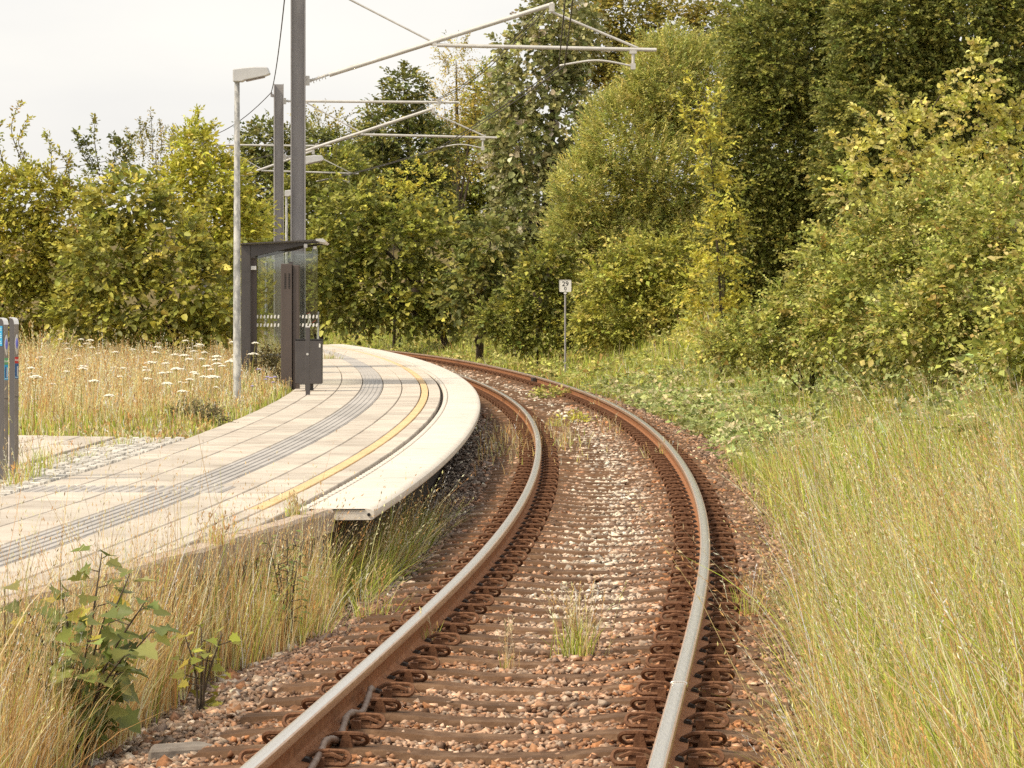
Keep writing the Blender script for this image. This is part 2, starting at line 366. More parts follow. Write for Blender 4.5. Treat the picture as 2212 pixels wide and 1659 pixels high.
# ------------------------------------------------------------------ ground
gx = np.unique(np.concatenate([np.arange(-14, 14.01, .35), np.linspace(14, 60, 40), np.linspace(60, 700, 24), -np.linspace(14, 60, 40), -np.linspace(60, 700, 24)]))
gy = np.unique(np.concatenate([np.arange(-4, 130.01, .8), np.linspace(130, 240, 50), np.linspace(240, 1500, 26), np.linspace(-200, -4, 12)]))
GX, GY = np.meshgrid(gx, gy); GZ = ground(GX, GY)
nx = len(gx); idx = np.arange(len(gy) * nx).reshape(len(gy), nx)
a_, b_, c_, d_ = idx[:-1, :-1].ravel(), idx[:-1, 1:].ravel(), idx[1:, 1:].ravel(), idx[1:, :-1].ravel()
me = np_mesh('ground', np.stack([GX, GY, GZ], -1).reshape(-1, 3), np.concatenate([np.stack([a_, b_, c_], 1), np.stack([a_, c_, d_], 1)]), None, M['soil'])
me.polygons.foreach_set('use_smooth', [True] * len(me.polygons))
tag(link('ground', me), kind='structure')

# ------------------------------------------------------------------ ballast bed with its stones
def bed_z(s, o):
    a = np.abs(o)
    h = np.interp(a, [0, .28, .45, .9, 1.24, 1.5, 2.05, 2.3], [-.225, -.222, -.215, -.215, -.225, -.262, -.425, -.50])
    return h + .012 * vn(s * 3, o * 3) + np.where(o > 0, CANT * .5, 0)
bs = np.arange(1, 150, .3); bo = np.linspace(-2.3, 2.3, 33)
BS, BO = np.meshgrid(bs, bo, indexing='ij'); V = P(BS, BO, bed_z(BS, BO) - .02).reshape(-1, 3)
idx = np.arange(V.shape[0]).reshape(len(bs), len(bo))
a_, b_, c_, d_ = idx[:-1, :-1].ravel(), idx[:-1, 1:].ravel(), idx[1:, 1:].ravel(), idx[1:, :-1].ravel()
ballast = tag(link('ballast_bed', np_mesh('ballast_bed', V, np.concatenate([np.stack([a_, b_, c_], 1), np.stack([a_, c_, d_], 1)]), None, M['bed'])), kind='structure')
SLP0, SLPD = 2.62, .612
CUBE = np.array([(-1, -1, -1), (1, -1, -1), (1, 1, -1), (-1, 1, -1), (-1, -1, 1), (1, -1, 1), (1, 1, 1), (-1, 1, 1)], float)
CT = [(0, 2, 1), (0, 3, 2), (4, 5, 6), (4, 6, 7), (0, 1, 5), (0, 5, 4), (1, 2, 6), (1, 6, 5), (2, 3, 7), (2, 7, 6), (3, 0, 4), (3, 4, 7)]
def rot_mats(rng, N):
    q = nrm(rng.normal(0, 1, (N, 4))); w, x, y, z = q.T
    return np.stack([1 - 2 * (y * y + z * z), 2 * (x * y - z * w), 2 * (x * z + y * w), 2 * (x * y + z * w), 1 - 2 * (x * x + z * z), 2 * (y * z - x * w), 2 * (x * z - y * w), 2 * (y * z + x * w), 1 - 2 * (x * x + y * y)], -1).reshape(N, 3, 3)
def rocks(rng, N, size):
    v = CUBE[None] * rng.uniform(.18, 1.15, (N, 8, 3)); v *= np.array([1, .78, .6]) * size[:, None, None] * .5
    v = np.einsum('nij,nkj->nki', rot_mats(rng, N), v); v[..., 2] *= .72
    return v
def stone_cols(rng, s, o, N):
    grey = np.array([.32, .265, .215]); pale = np.array([.68, .58, .47]); rust = np.array([.36, .165, .075]); drust = np.array([.19, .088, .045])
    d = np.minimum(np.abs(np.abs(o) - .75), 1.2)
    wr = np.clip(1.15 - d * 1.45 + .35 * vn(s, o, 1.3) + rng.normal(0, .22, N), 0, 1)
    wr = np.maximum(wr, np.clip((14.5 - s) / 5, 0, .92) * np.clip(1 - (np.abs(o) - 1.0) / 1.3, 0, 1) * rng.uniform(.5, 1, N))
    wr = np.maximum(wr, np.where(o > 1.05, .62 + .2 * vn(s, o, .6), 0))
    g = np.where(rng.random(N)[:, None] < np.where(np.abs(o) < .5, .75, .28)[:, None], pale, grey)
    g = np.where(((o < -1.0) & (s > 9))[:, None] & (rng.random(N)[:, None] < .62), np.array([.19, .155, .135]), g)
    r = np.where(rng.random(N)[:, None] < .62, rust, drust)
    c = g * (1 - wr[:, None]) + r * wr[:, None]
    return np.clip(c * np.exp(rng.normal(0, .26, (N, 1))), .02, .8)
cl = Cloud()
for s0, s1, dens, sz, o1 in ((2.2, 14, 900, .043, 2.15), (14, 26, 640, .048, 2.1), (26, 45, 260, .066, 2.05), (45, 105, 90, .10, 2.0)):
    N = int((s1 - s0) * 2 * o1 * dens); s = RNG.uniform(s0, s1, N); o = RNG.uniform(-o1, o1, N)
    ph = np.abs((s - SLP0 + SLPD / 2) % SLPD - SLPD / 2)
    keep = ((ph > .118) | (np.abs(o) > 1.27) | ((RNG.random(N) < .035) & (np.abs(o) < .5))) & (np.abs(np.abs(o) - .75) > .085) & ~((o < -1.9) & (s > 14))
    keep &= ~((o < -cop(s) + .05))
    s, o, ph = s[keep], o[keep], ph[keep]; N = len(s)
    size = sz * np.exp(RNG.normal(0, .32, N)); on = ph < .125
    a_o = np.abs(o); slt = np.interp(a_o, [0, .28, .45, .6, .9, 1.0, 1.24, 1.5, 2.05, 2.3], [-.205, -.198, -.184, -.182, -.182, -.185, -.20, -.245, -.41, -.48]) + np.where(o > 0, CANT * .5, 0)
    z = slt + .005 - .26 * size + RNG.uniform(-.35, .10, N) * size + .010 * vn(s, o, 2.5, 6) * (a_o < 1.2) + np.where(on & (a_o < 1.25), .012, 0)
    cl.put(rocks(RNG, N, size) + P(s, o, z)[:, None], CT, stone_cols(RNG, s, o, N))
tag(link('ballast_stones', cl.mesh('ballast_stones', M['stone']), ballast), kind='stuff')
rock_me = []
for i in range(10):
    r = np.random.default_rng(100 + i); c2 = Cloud(); c2.put(rocks(r, 1, np.array([.085])), CT, np.array([[(.31, .15, .075), (.24, .13, .08), (.42, .36, .31), (.36, .19, .10), (.20, .15, .125)][i % 5]]))
    rock_me.append(c2.mesh('stone', M['stone']))
for i in range(210):
    s = RNG.uniform(2.8, 12); o = RNG.choice([-1, 1]) * RNG.uniform(1.3, 1.95) if RNG.random() < .75 else RNG.uniform(-.6, .6)
    ph = abs((s - SLP0 + SLPD / 2) % SLPD - SLPD / 2)
    if (ph < .17 and abs(o) < 1.3) or o < -float(cop(s)) + .1: continue
    st = link('stone', rock_me[i % 10], ballast, P(s, o, float(bed_z(s, o)) + .008).tolist()); st.rotation_euler = Euler(RNG.uniform(0, 6, 3)); k = RNG.uniform(.6, 1.25); st.scale = (k, k, k)
fl = MB(); fl.add([(-.16, -.12, -.03), (.17, -.15, -.03), (.14, .10, -.03), (-.10, .14, -.03), (-.15, -.11, .035), (.16, -.13, .045), (.12, .09, .04), (-.09, .12, .03)], [(3, 2, 1, 0), (4, 5, 6, 7), (0, 1, 5, 4), (1, 2, 6, 5), (2, 3, 7, 6), (3, 0, 4, 7)])
q = at(385, 1565, 15.0); gs, go = inv(q.x, q.y)
tag(fl.build('concrete_lump', M['oldconc'], None, bevel=.012, loc=(q.x, q.y, float(bed_z(gs, go)) + .01), rz=.3), 'broken flat slab of grey concrete lying among the ballast stones at left', 'concrete')

# ------------------------------------------------------------------ sleepers with their clips
def sleeper_mesh(seed):
    r = random.Random(seed); m = MB()
    xs = [-1.27, -1.24, -1.0, -.9, -.6, -.45, -.28, 0, .28, .45, .6, .9, 1.0, 1.24, 1.27]
    zt = [-.225, -.195, -.180, -.170, -.170, -.176, -.196, -.205, -.196, -.176, -.170, -.170, -.180, -.195, -.225]
    vs = []
    for i, x in enumerate(xs):
        j = lambda a: r.uniform(-a, a)
        z = zt[i] + j(.003); k = .96 if i in (0, len(xs) - 1) else 1
        vs += [(x, -.15 * k, -.42), (x, -.118 * k + j(.006), z - .022 + j(.004)), (x, -.09 * k + j(.006), z), (x, .09 * k + j(.006), z), (x, .118 * k + j(.006), z - .022 + j(.004)), (x, .15 * k, -.42)]
    n = 6; fs = []
    for i in range(len(xs) - 1):
        for k in range(n): fs.append((i * n + k, i * n + (k + 1) % n, (i + 1) * n + (k + 1) % n, (i + 1) * n + k))
    fs += [tuple(range(n)), tuple((len(xs) - 1) * n + k for k in range(n - 1, -1, -1))]
    m.add(vs, fs); return m.mesh('sleeper', [M['sleeper']])
def clip_mesh():                 # sprung rod loop standing on the sleeper beside the rail foot (+x away from the rail), shoulder, toe
    m = MB(); pts = []; R = .026
    for i in range(9):
        a = -math.pi / 2 + math.pi * i / 8; pts.append((.118 + .028 * math.cos(a), R * math.sin(a), .026 + .024 * math.sin(a)))
    pts = [(-.030, -R * .5, .016), (.0, -R * .9, .010), (.05, -R, .003)] + pts + [(.06, R, .052), (.015, R * .9, .050), (-.026, R * .5, .030)]
    m.tube(pts, .0105, 6, 0)
    m.tube([(.120, 0, .024), (.075, .004, .040), (.02, .006, .034)], [.008, .011, .008], 5, 0)
    m.prism([(.030, -.012), (.090, -.012), (.080, .040), (.062, .060), (.044, .042)], 1, .002, .040, 0)
    m.box((.030, -.050, .010), (.040, .030, .050), 0)
    m.tube([(-.026, -.050, .016), (-.026, .050, .016)], .018, 7, 1)
    return m.mesh('rail_clip', [M['clip'], M['insul']])
sl_me = [sleeper_mesh(i) for i in range(6)]; cl_me = clip_mesh()
nsl = int((112 - SLP0) / SLPD)
for i in range(nsl):
    s = SLP0 + i * SLPD; x, y, t = (float(v) for v in tr(s))
    sl = link('sleeper', sl_me[i % 6], None, (x, y, CANT * .5), t + random.uniform(-.012, .012))
    if i % 2: sl.scale = (1, -1, 1)
    tag(sl, 'rust stained concrete sleeper of the curved track, bedded in ballast under both rails', 'sleeper', 'sleepers under the curved track')
    for o, sgn in ((-.75, -1), (-.75, 1), (.75, -1), (.75, 1)):
        c = link('rail_clip', cl_me, sl, (o + sgn * .074, random.uniform(-.008, .008), -.158 + (CANT * .5 if o > 0 else -CANT * .5)), 0); c.scale = (sgn, 1, 1)

# ------------------------------------------------------------------ rails
PROF = [(-.0355, -.016), (-.033, -.006), (-.026, -.0015), (-.013, 0), (.013, 0), (.026, -.0015), (.033, -.006), (.0355, -.016), (.0335, -.040), (.012, -.052), (.0085, -.075), (.0085, -.118), (.022, -.136), (.070, -.147), (.070, -.159),
        (-.070, -.159), (-.070, -.147), (-.022, -.136), (-.0085, -.118), (-.0085, -.075), (-.012, -.052), (-.0335, -.040)]
def rail(o, zoff, name, label):
    ss = np.arange(-5, 150.01, .5); n = len(PROF); m = MB(); vs = []
    for s in ss:
        for a, b in PROF: vs.append(tuple(P(s, o + a, zoff + b)))
    fs = []; ms = []
    for i in range(len(ss) - 1):
        for k in range(n):
            fs.append((i * n + k, i * n + (k + 1) % n, (i + 1) * n + (k + 1) % n, (i + 1) * n + k)); ms.append(1 if 2 <= k <= 4 else 2 if k in (0, 1, 5, 6, 7, 21) else 0)
    m.v = vs; m.f = fs; m.m = ms
    ob = m.build(name, [M['rust'], M['steel'], M['polished']]); auto_smooth(ob, 35); return tag(ob, label, 'rail', 'rails of the curved track')
rail_l = rail(-.75, 0, 'rail', 'rusty inner rail with a worn shiny top, the one nearer the platform')
rail_r = rail(.75, CANT, 'rail', 'rusty outer rail with a worn shiny top, beside the tall grass verge')
w = MB(); pth = [P(6.6, .75 + a, CANT + b + .002) for a, b in PROF[:9]]; w.tube(pth, .006, 5); w.build('weld_bead', M['steel'], rail_r, smooth=True)
jb = MB(); jb.box((0, 0, 0), (.10, .45, .10)); jb.build('joint_block', M['insul'], rail_r, bevel=.01, loc=P(65.8, .69, -.06).tolist(), rz=float(tr(65.8)[2]))
# armoured cable lying along the inner rail
pts = []; 
for s, o, z in ((s_q + 2.1, -.668 + (o_q + .65) * .55, -.112 + (z_q + .10) * .75) for s_q, o_q, z_q in ((2.5, -.60, -.14), (3.0, -.625, -.11), (3.2, -.64, -.085), (3.42, -.645, -.10), (3.6, -.63, -.135), (3.85, -.645, -.10), (4.02, -.66, -.075), (4.25, -.66, -.085), (4.5, -.645, -.125), (4.8, -.66, -.09), (5.05, -.69, -.07), (5.25, -.715, -.10))): pts.append(tuple(P(s, o, z)))
def smooth_path(p, n=6):
    p = [Vector(q) for q in p]; out = []
    for i in range(len(p) - 1):
        a, b, c, d = p[max(i - 1, 0)], p[i], p[i + 1], p[min(i + 2, len(p) - 1)]
        for j in range(n):
            t = j / n; out.append(.5 * ((2 * b) + (c - a) * t + (2 * a - 5 * b + 4 * c - d) * t * t + (3 * b - a - 3 * c + d) * t ** 3))
    return out + [p[-1]]
pp = smooth_path(pts, 8)
ca = MB(); ca.tube(pp, [.0145 + (.003 if i % 9 < 2 else 0) for i in range(len(pp))], 8)
tag(ca.build('armoured_cable', M['cable'], None, smooth=True), 'grey wrapped cable snaking along the foot of the inner rail', 'cable')

# ------------------------------------------------------------------ platform
platform = MB(); pv = []
ps = np.unique(np.concatenate([np.arange(2.5, 14.4, .7), [14.38, 14.42], np.arange(14.5, 95.6, 1.0)]))
for s in ps:
    c = float(cop(s)); pv += [tuple(P(s, -c, -.55)), tuple(P(s, -c, HP - .068)), tuple(P(s, -4.27, HP - .068)), tuple(P(s, -4.27, -.55))]
pf = []
for i in range(len(ps) - 1):
    for k in range(3): pf.append((i * 4 + k, i * 4 + k + 1, (i + 1) * 4 + k + 1, (i + 1) * 4 + k))
e = (len(ps) - 1) * 4; pf += [(0, 1, 2, 3), (e + 3, e + 2, e + 1, e)]
platform.add(pv, pf)
plat = tag(platform.build('platform', M['joint']), kind='structure')
def strip_piece(s0, s1, ofn0, ofn1, zt, zb, nseg=2, bev=.006, gap=.006):
    m = MB(); ss = np.linspace(s0 + gap, s1 - gap, nseg + 1); vs = []
    for i, s in enumerate(ss):
        a, b = ofn0(s) + gap, ofn1(s) - gap; e = bev if i in (0, nseg) else 0; sb = s + (bev if i == 0 else -bev if i == nseg else 0)
        vs += [tuple(P(s, -a, zb)), tuple(P(s, -a, zt - bev)), tuple(P(sb, -a - bev, zt)), tuple(P(sb, -b + bev, zt)), tuple(P(s, -b, zt - bev)), tuple(P(s, -b, zb))]
    fs = []
    for i in range(nseg):
        for k in range(5): fs.append((i * 6 + k, i * 6 + k + 1, (i + 1) * 6 + k + 1, (i + 1) * 6 + k))
    n = nseg * 6; fs += [(0, 1, 4, 5), (1, 2, 3, 4), (n + 5, n + 4, n + 1, n), (n + 4, n + 3, n + 2, n + 1)]
    m.add(vs, fs); return m
K = lambda v: (lambda s: v)
rest = MB()
def clamp_o(v): return lambda s: max(v, float(cop(s)) + .135) if s < 14.5 else v
rows = [(2.022, 2.20), (2.2, 2.315), (2.315, 2.605), (2.605, 2.905), (3.245, 3.60), (3.60, 3.965), (3.965, 4.262)]
pieces = []
for ri, (a, b) in enumerate(rows):
    s = 2.5 + (ri * .37) % 1.0 - (.87 + .37 - 1 + .63 if False else 0)
    while s < (95 if ri != 1 else 14.0):
        L = 1.0
        if b > float(cop(s)) + .17 or s > 14.4:
            if not (3.1 < a and 16.35 < s + .5 < 17.35 and False): pieces.append((s, min(s + L, 95 if ri != 1 else 14.36), a, b))
        s += L
skip_tact = lambda s, a: a > 2.6 and 15.9 < s < 16.9
pieces.sort(key=lambda p: p[0]); cnt = 0
DOT0, DOT1 = 16.35, 17.25
for s0, s1, a, b in pieces:
    segs = [(s0, s1)]
    if a > 2.5:                         # leave room for the dotted cross band
        segs = []
        if s0 < DOT0: segs.append((s0, min(s1, DOT0)))
        if s1 > DOT1: segs.append((max(s0, DOT1), s1))
    for q0, q1 in segs:
        if q1 - q0 < .08: continue
        fa, fb = clamp_o(a), K(b)
        if fa(q1) > b - .03: continue
        while fa(q0) > b - .02: q0 += .05
        f2 = lambda s_, fa=fa, b=b: min(fa(s_), b - .015)
        m = strip_piece(q0, q1, f2, fb, HP + random.uniform(-.002, .002), HP - .066, 4 if q0 < 14.5 else 2)
        if cnt < 230: m.build('paving_slab', M['slab'], plat); cnt += 1
        else: rest.add(m.v, m.f)
tag(rest.build('paving_slabs', M['slab'], plat), kind='stuff')
# tactile guiding band with ribs running along it
s = 2.5
while s < 95:
    for q0, q1 in ([(s, min(s + 1, 95))] if not (s < DOT1 and s + 1 > DOT0) else [(s, DOT0), (DOT1, s + 1)]):
        if q1 - q0 < .08: continue
        m = strip_piece(q0, q1, K(2.905), K(3.245), HP - .004, HP - .066, 2)
        if q0 < 60:
            for r in range(5):
                o0 = 2.925 + r * .066; rb = strip_piece(q0 + .004, q1 - .004, K(o0), K(o0 + .042), HP + .003, HP - .006, 2, .004, 0); m.add(rb.v, rb.f)
        m.build('tactile_slab', M['tactile'], plat)
    s += 1
# yellow warning line with cross ribs
s = 14.37
while s < 94:
    m = strip_piece(s, s + .8, clamp_o(2.205), K(2.31), HP - .006, HP - .066, 2)
    if s < 60:
        for r in range(12):
            rb = strip_piece(s + .012 + r * .0655, s + .012 + r * .0655 + .040, clamp_o(2.21), K(2.305), HP + .003, HP - .008, 1, .004, 0); m.add(rb.v, rb.f)
    if clamp_o(2.205)(s) < 2.27: m.build('yellow_slab', M['yellow'], plat)
    s += .8
# dotted attention band across the platform
def dots(s0, s1, a, b, ns, no):
    m = strip_piece(s0, s1, K(a), K(b), HP - .004, HP - .066, 1)
    for i in range(ns):
        for j in range(no):
            sc_ = s0 + (i + .5) * (s1 - s0) / ns; oc = a + (j + .5) * (b - a) / no; ring = []
            for rr, zz in ((.026, HP - .004), (.017, HP + .004)):
                for k in range(7): ring.append(tuple(P(sc_ + rr * math.sin(k * .8976), -oc + rr * math.cos(k * .8976), zz)))
            m.add(ring, [(k, (k + 1) % 7, 7 + (k + 1) % 7, 7 + k) for k in range(7)] + [tuple(range(7, 14))])
    return m
for j in range(5):
    for i in range(3):
        dots(DOT0 + i * .3, DOT0 + (i + 1) * .3, 2.765 + j * .299, 2.765 + (j + 1) * .299, 4, 4).build('dotted_slab', M['tactile'], plat)
strip_piece(DOT0, DOT1, K(2.605), K(2.76), HP, HP - .066, 1).build('paving_slab', M['slab'], plat)
# edge units on the track side
s = 14.46; L = 2.62; i = 0
while s < 95:
    m = MB(); prof = [(1.915, .30), (1.525, .302), (1.492, .296), (1.474, .282), (1.468, .262), (1.470, .240), (1.482, .226), (1.915, .222)]
    ss = np.linspace(s + .004, s + L - .004, 7); n = len(prof); vs = [tuple(P(q, -a, z)) for q in ss for a, z in prof]; fs = []
    for q in range(6):
        for k in range(n): fs.append((q * n + k, q * n + (k + 1) % n, (q + 1) * n + (k + 1) % n, (q + 1) * n + k))
    fs += [tuple(range(n)), tuple(6 * n + k for k in range(n - 1, -1, -1))]
    m.add(vs, fs); eo = m.build('edge_slab', M['edge'], plat); auto_smooth(eo, 35)
    if i == 0:
        h = MB(); p0 = P(14.46, -1.505, .262); h.tube([p0 + np.array([0, -.012, 0]), p0 + np.array([0, .01, 0])], .011, 10); h.build('bolt_hole', M['black'], eo)
        g = MB(); g.add([tuple(P(14.452, -a, z)) for a, z in ((1.905, .297), (1.53, .299), (1.53, .291), (1.905, .286))], [(0, 1, 2, 3)]); g.add([tuple(P(14.458, -a, z)) for a, z in ((1.905, .297), (1.53, .299), (1.53, .291), (1.905, .286))], [(3, 2, 1, 0)]); g.build('seal_strip', M['black'], eo)
    s += L; i += 1
# little scalloped blocks between edge units and paving
s = 14.2; blk_rest = MB(); k = 0
while s < 95:
    m = MB(); ss = np.linspace(s + .006, s + .274, 6); vs = []
    for q, wd in zip(ss, (.004, .030, .036, .036, .034, .010)):
        oc = 1.951; vs += [tuple(P(q, -oc - wd, HP - .03)), tuple(P(q, -oc - wd * .7, HP + .000)), tuple(P(q, -oc + wd * .7, HP + .000)), tuple(P(q, -oc + wd, HP - .03))]
    fs = [(a * 4 + b, a * 4 + b + 1, (a + 1) * 4 + b + 1, (a + 1) * 4 + b) for a in range(5) for b in range(3)] + [(0, 1, 2, 3), (23, 22, 21, 20)]
    m.add(vs, fs)
    if s < 62: m.build('edge_block', M['edge'], plat)
    else: blk_rest.add(m.v, m.f)
    s += .28
tag(blk_rest.build('edge_blocks', M['edge'], plat), kind='stuff')
# coping and wall panels at the near end
s = 2.6
while s < 14.3:
    q = min(s + 1.17, 14.42); m = MB(); ss = np.linspace(s + .008, q - .008, 5); vs = []
    for t in ss:
        c = float(1.74 + (14.4 - t) * .088); j = lambda: random.uniform(-.006, .006)
        vs += [tuple(P(t, -c + .005 + j(), HP - .15)), tuple(P(t, -c + .005 + j(), HP - .02 + j())), tuple(P(t, -c - .012, HP + j())), tuple(P(t, -c - .115 + j(), HP + .002)), tuple(P(t, -c - .13, HP - .015)), tuple(P(t, -c - .13, HP - .15))]
    fs = [(a * 6 + b, a * 6 + (b + 1) % 6, (a + 1) * 6 + (b + 1) % 6, (a + 1) * 6 + b) for a in range(4) for b in range(6)] + [tuple(range(6)), tuple(range(29, 23, -1))]
    m.add(vs, fs); m.build('coping_stone', M['coping'], plat); s += 1.17
for s in (13.95, 12.6, 11.25, 9.9, 8.5):
    c = float(1.74 + (14.4 - s) * .088); t = float(tr(s)[2])
    m = MB(); m.box((0, 0, 0), (.12, .16, .62)); m.build('wall_post', M['wall'], plat, bevel=.01, loc=P(s, -c - .045, -.165).tolist(), rz=t)
    m = MB(); m.box((0, 0, 0), (.05, 1.12, .55)); m.build('wall_panel', M['edge'], plat, loc=P(s - .68, -c - .13, -.15).tolist(), rz=t - .088)
# cobbles
def cobble_me(seed):
    r = random.Random(seed); m = MB(); j = lambda a=.006: r.uniform(-a, a)
    m.add([(-.05 + j(), -.05 + j(), 0), (.05 + j(), -.05 + j(), 0), (.05 + j(), .05 + j(), 0), (-.05 + j(), .05 + j(), 0), (-.038 + j(), -.038 + j(), .055), (.038 + j(), -.038 + j(), .055 + j()), (.038 + j(), .038 + j(), .055 + j()), (-.038 + j(), .038 + j(), .055 + j())],
          [(3, 2, 1, 0), (4, 5, 6, 7), (0, 1, 5, 4), (1, 2, 6, 5), (2, 3, 7, 6), (3, 0, 4, 7)]); return m.mesh('cobble', [M['cobble']])
cob = [cobble_me(i) for i in range(8)]; n = 0
forecourt = tag(link('forecourt', np_mesh('forecourt', np.array([P(q, o, HP - .055) for q, o in ((14.5, -4.28), (26.2, -4.28), (27.6, -7.5), (12, -7.5))]), np.array([(0, 1, 2), (0, 2, 3)]), None, M['joint'])), kind='structure')
for i in range(140):
    for j in range(6):
        s = 16.1 + i * .115 + random.uniform(-.012, .012); o = 4.335 + j * .112 + random.uniform(-.01, .01)
        if s > 26.25 - (o - 4.3) * .05 or n >= 300 * 2: continue
        if s < 17.2 and o > 4.45: continue
        c = link('cobble', cob[(i * 7 + j * 3) % 8], forecourt, P(s, -o, HP - .052 + random.uniform(-.008, .006)).tolist(), float(tr(s)[2]) + random.uniform(-.15, .15)); n += 1
        k = random.uniform(.85, 1.08); c.scale = (k, random.uniform(.8, 1.05), 1)
        if n >= 520: break
for ri in range(7):
    a = 5.03 + ri * .36; s = 17.4 + (ri * .31) % .9
    while s < 26.6 + (a - 4.3) * .42:
        e1 = min(s + .9, 26.25 + (a - 4.2) * .42)
        if e1 - s > .1: strip_piece(s, e1, K(a), K(a + .36), HP + random.uniform(-.002, .001), HP - .055, 1).build('paving_slab', M['slab'], forecourt)
        s += .9


# ------------------------------------------------------------------ catenary masts with their cantilevers
def mast(u, Y, k, label, s_at):
    X = (u - CX) * Y / F; t = float(tr(s_at)[2]); g = float(ground(X, Y)) if True else 0
    r = empty('catenary_mast', (X, Y, 0), t); tag(r, label, 'catenary mast', 'masts carrying the overhead line')
    b = MB(); b.box((-.118, 0, 3.5 + g / 2), (.016, .25, 7.66 - g)); b.box((.118, 0, 3.5 + g / 2), (.016, .25, 7.66 - g)); b.box((0, .03, 3.5 + g / 2), (.219, .012, 7.65 - g)); b.build('beam', M['mast'], r)
    c = MB(); c.box((0, 0, g + .05), (.5, .5, .25)); c.build('foundation', M['wall'], r, bevel=.02)
    def tb(n, p, q, rad, m='tube'):
        o = MB(); o.tube([(p[0] * k if p[0] > .2 else p[0], 0, p[1]), (q[0] * k, 0, q[1])], rad, 10); return auto_smooth(o.build(n, M[m], r))
    for zb in (6.88, 5.40):
        o = MB(); o.box((.16, 0, zb), (.07, .10, .16)); o.box((.205, 0, zb), (.05, .03, .06)); o.build('bracket', M['tube'], r)
        o = MB(); dz = 0 if zb > 6 else .035
        for j in range(5):
            x0 = .25 + j * .05; o.tube([(x0, 0, zb + dz * j * .5), (x0 + .012, 0, zb + dz * j * .5 + .004)], .05 if j % 2 == 0 else .035, 10)
        o.tube([(.21, 0, zb), (.52, 0, zb + dz * 3)], .022, 8); o.build('insulator', M['insulator'], r, smooth=True)
    tb('top_tube', (.5, 6.88), (4.78, 6.875), .036); tb('diagonal_tube', (.5, 5.50), (4.13, 6.72), .042)
    tb('brace', (.73, 6.84), (2.18, 6.06), .018); tb('brace', (4.07, 6.60), (5.5, 5.97), .022)
    tb('registration_tube', (2.24, 6.01), (5.8, 5.94), .034); tb('drop_post', (5.42, 5.96), (5.42, 5.60), .028)
    for px_, pz_, dd in ((2.2, 6.04, (.07, .07, .09)), (5.42, 5.90, (.12, .08, .05)), (5.42, 5.66, (.08, .07, .10)), (4.25, 6.90, (.10, .09, .16)), (.73, 6.85, (.05, .06, .07)), (4.1, 6.66, (.09, .08, .14))):
        o = MB(); o.box((px_ * k, 0, pz_), dd); o.build('clamp', M['tube'], r)
    o = MB(); o.tube(smooth_path([(x * k, 0, z) for x, z in ((5.42, 5.66), (5.0, 5.745), (4.75, 5.755), (4.5, 5.72), (4.22, 5.665))], 4), .018, 8); o.build('steady_arm', M['tube'], r, smooth=True)
    o = MB(); o.box((-.15, 0, 7.02), (.06, .06, .08)); o.box((-.19, 0, 7.05), (.05, .03, .12)); o.build('cable_bracket', M['mast'], r)
    mw = r.matrix_basis.copy(); mw = Matrix.Translation((X, Y, 0)) @ Matrix.Rotation(t, 4, 'Z')
    return mw, k
m1 = mast(644, 59.6, 1.055, 'tall dark grey steel mast right behind the shelter, cut by the top of the picture', 50.6)
m2 = mast(602, 92.4, 1.0, 'grey steel mast with its top in view, just left of the tall nearest mast', 84)
m3 = mast(438, 119, .93, 'farthest overhead line mast, mostly hidden behind the left hedge with only its arms showing', 112)
sup = [(Vector(P(-8, .1, 5.66)), Vector(P(-8, .0, 6.9)), None), (Vector(P(16.4, -.05, 5.66)), Vector(P(16.4, -.1, 6.9)), Vector(P(17, -4.7, 7.05)))]
for mw, k in (m1, m2, m3): sup.append((mw @ Vector((4.26 * k, 0, 5.655)), mw @ Vector((4.22 * k, 0, 6.97)), mw @ Vector((-.2, 0, 7.10))))
sup.append((Vector(P(145, -.1, 5.66)), Vector(P(145, -.1, 6.88)), Vector(P(145, -4.3, 7.1))))
def span(a, b, sag, n=14): return [a.lerp(b, i / n) - Vector((0, 0, sag * 4 * (i / n) * (1 - i / n))) for i in range(n + 1)]
def wire(name, label, pts, r, cat): o = MB(); o.tube(pts, r, 5); return tag(o.build(name, M['wire'], None, smooth=True), label, cat)
for j, lab in ((0, 'thin dark contact wire running under the steady arms, left one of the pair'), (1, 'thin dark contact wire running under the steady arms, right one of the pair')):
    pts = []
    for i in range(len(sup) - 1): pts += span(sup[i][0], sup[i + 1][0], .05)[(1 if i else 0):]
    wire('contact_wire', lab, [p + Vector((.05 * (j * 2 - 1), 0, 0)) for p in pts], .011, 'wire')
for j, lab in ((0, 'twisted dark carrier wire sagging above the track, left strand'), (1, 'twisted dark carrier wire sagging above the track, right strand')):
    pts = []
    for i in range(len(sup) - 1): pts += span(sup[i][1], sup[i + 1][1], .28)[(1 if i else 0):]
    cw = wire('carrier_wire', lab, [p + Vector((.045 * (j * 2 - 1), 0, 0)) for p in pts], .0095, 'wire')
    if j == 1:
        for i in range(1, len(sup) - 1):
            for q in (.2, .4, .6, .8):
                a = sup[i][1].lerp(sup[i + 1][1], q) - Vector((0, 0, .28 * 4 * q * (1 - q))); b = sup[i][0].lerp(sup[i + 1][0], q) - Vector((0, 0, .2 * q * (1 - q)))
                o = MB(); o.tube([a, b], .004, 4); o.build('dropper', M['wire'], cw)
pts = []
for i in range(1, len(sup) - 1): pts += span(sup[i][2], sup[i + 1][2], .28)[(1 if i > 1 else 0):]
wire('feeder_cable', 'dark cable strung between the masts against the sky, left of the tall mast', pts, .012, 'cable')

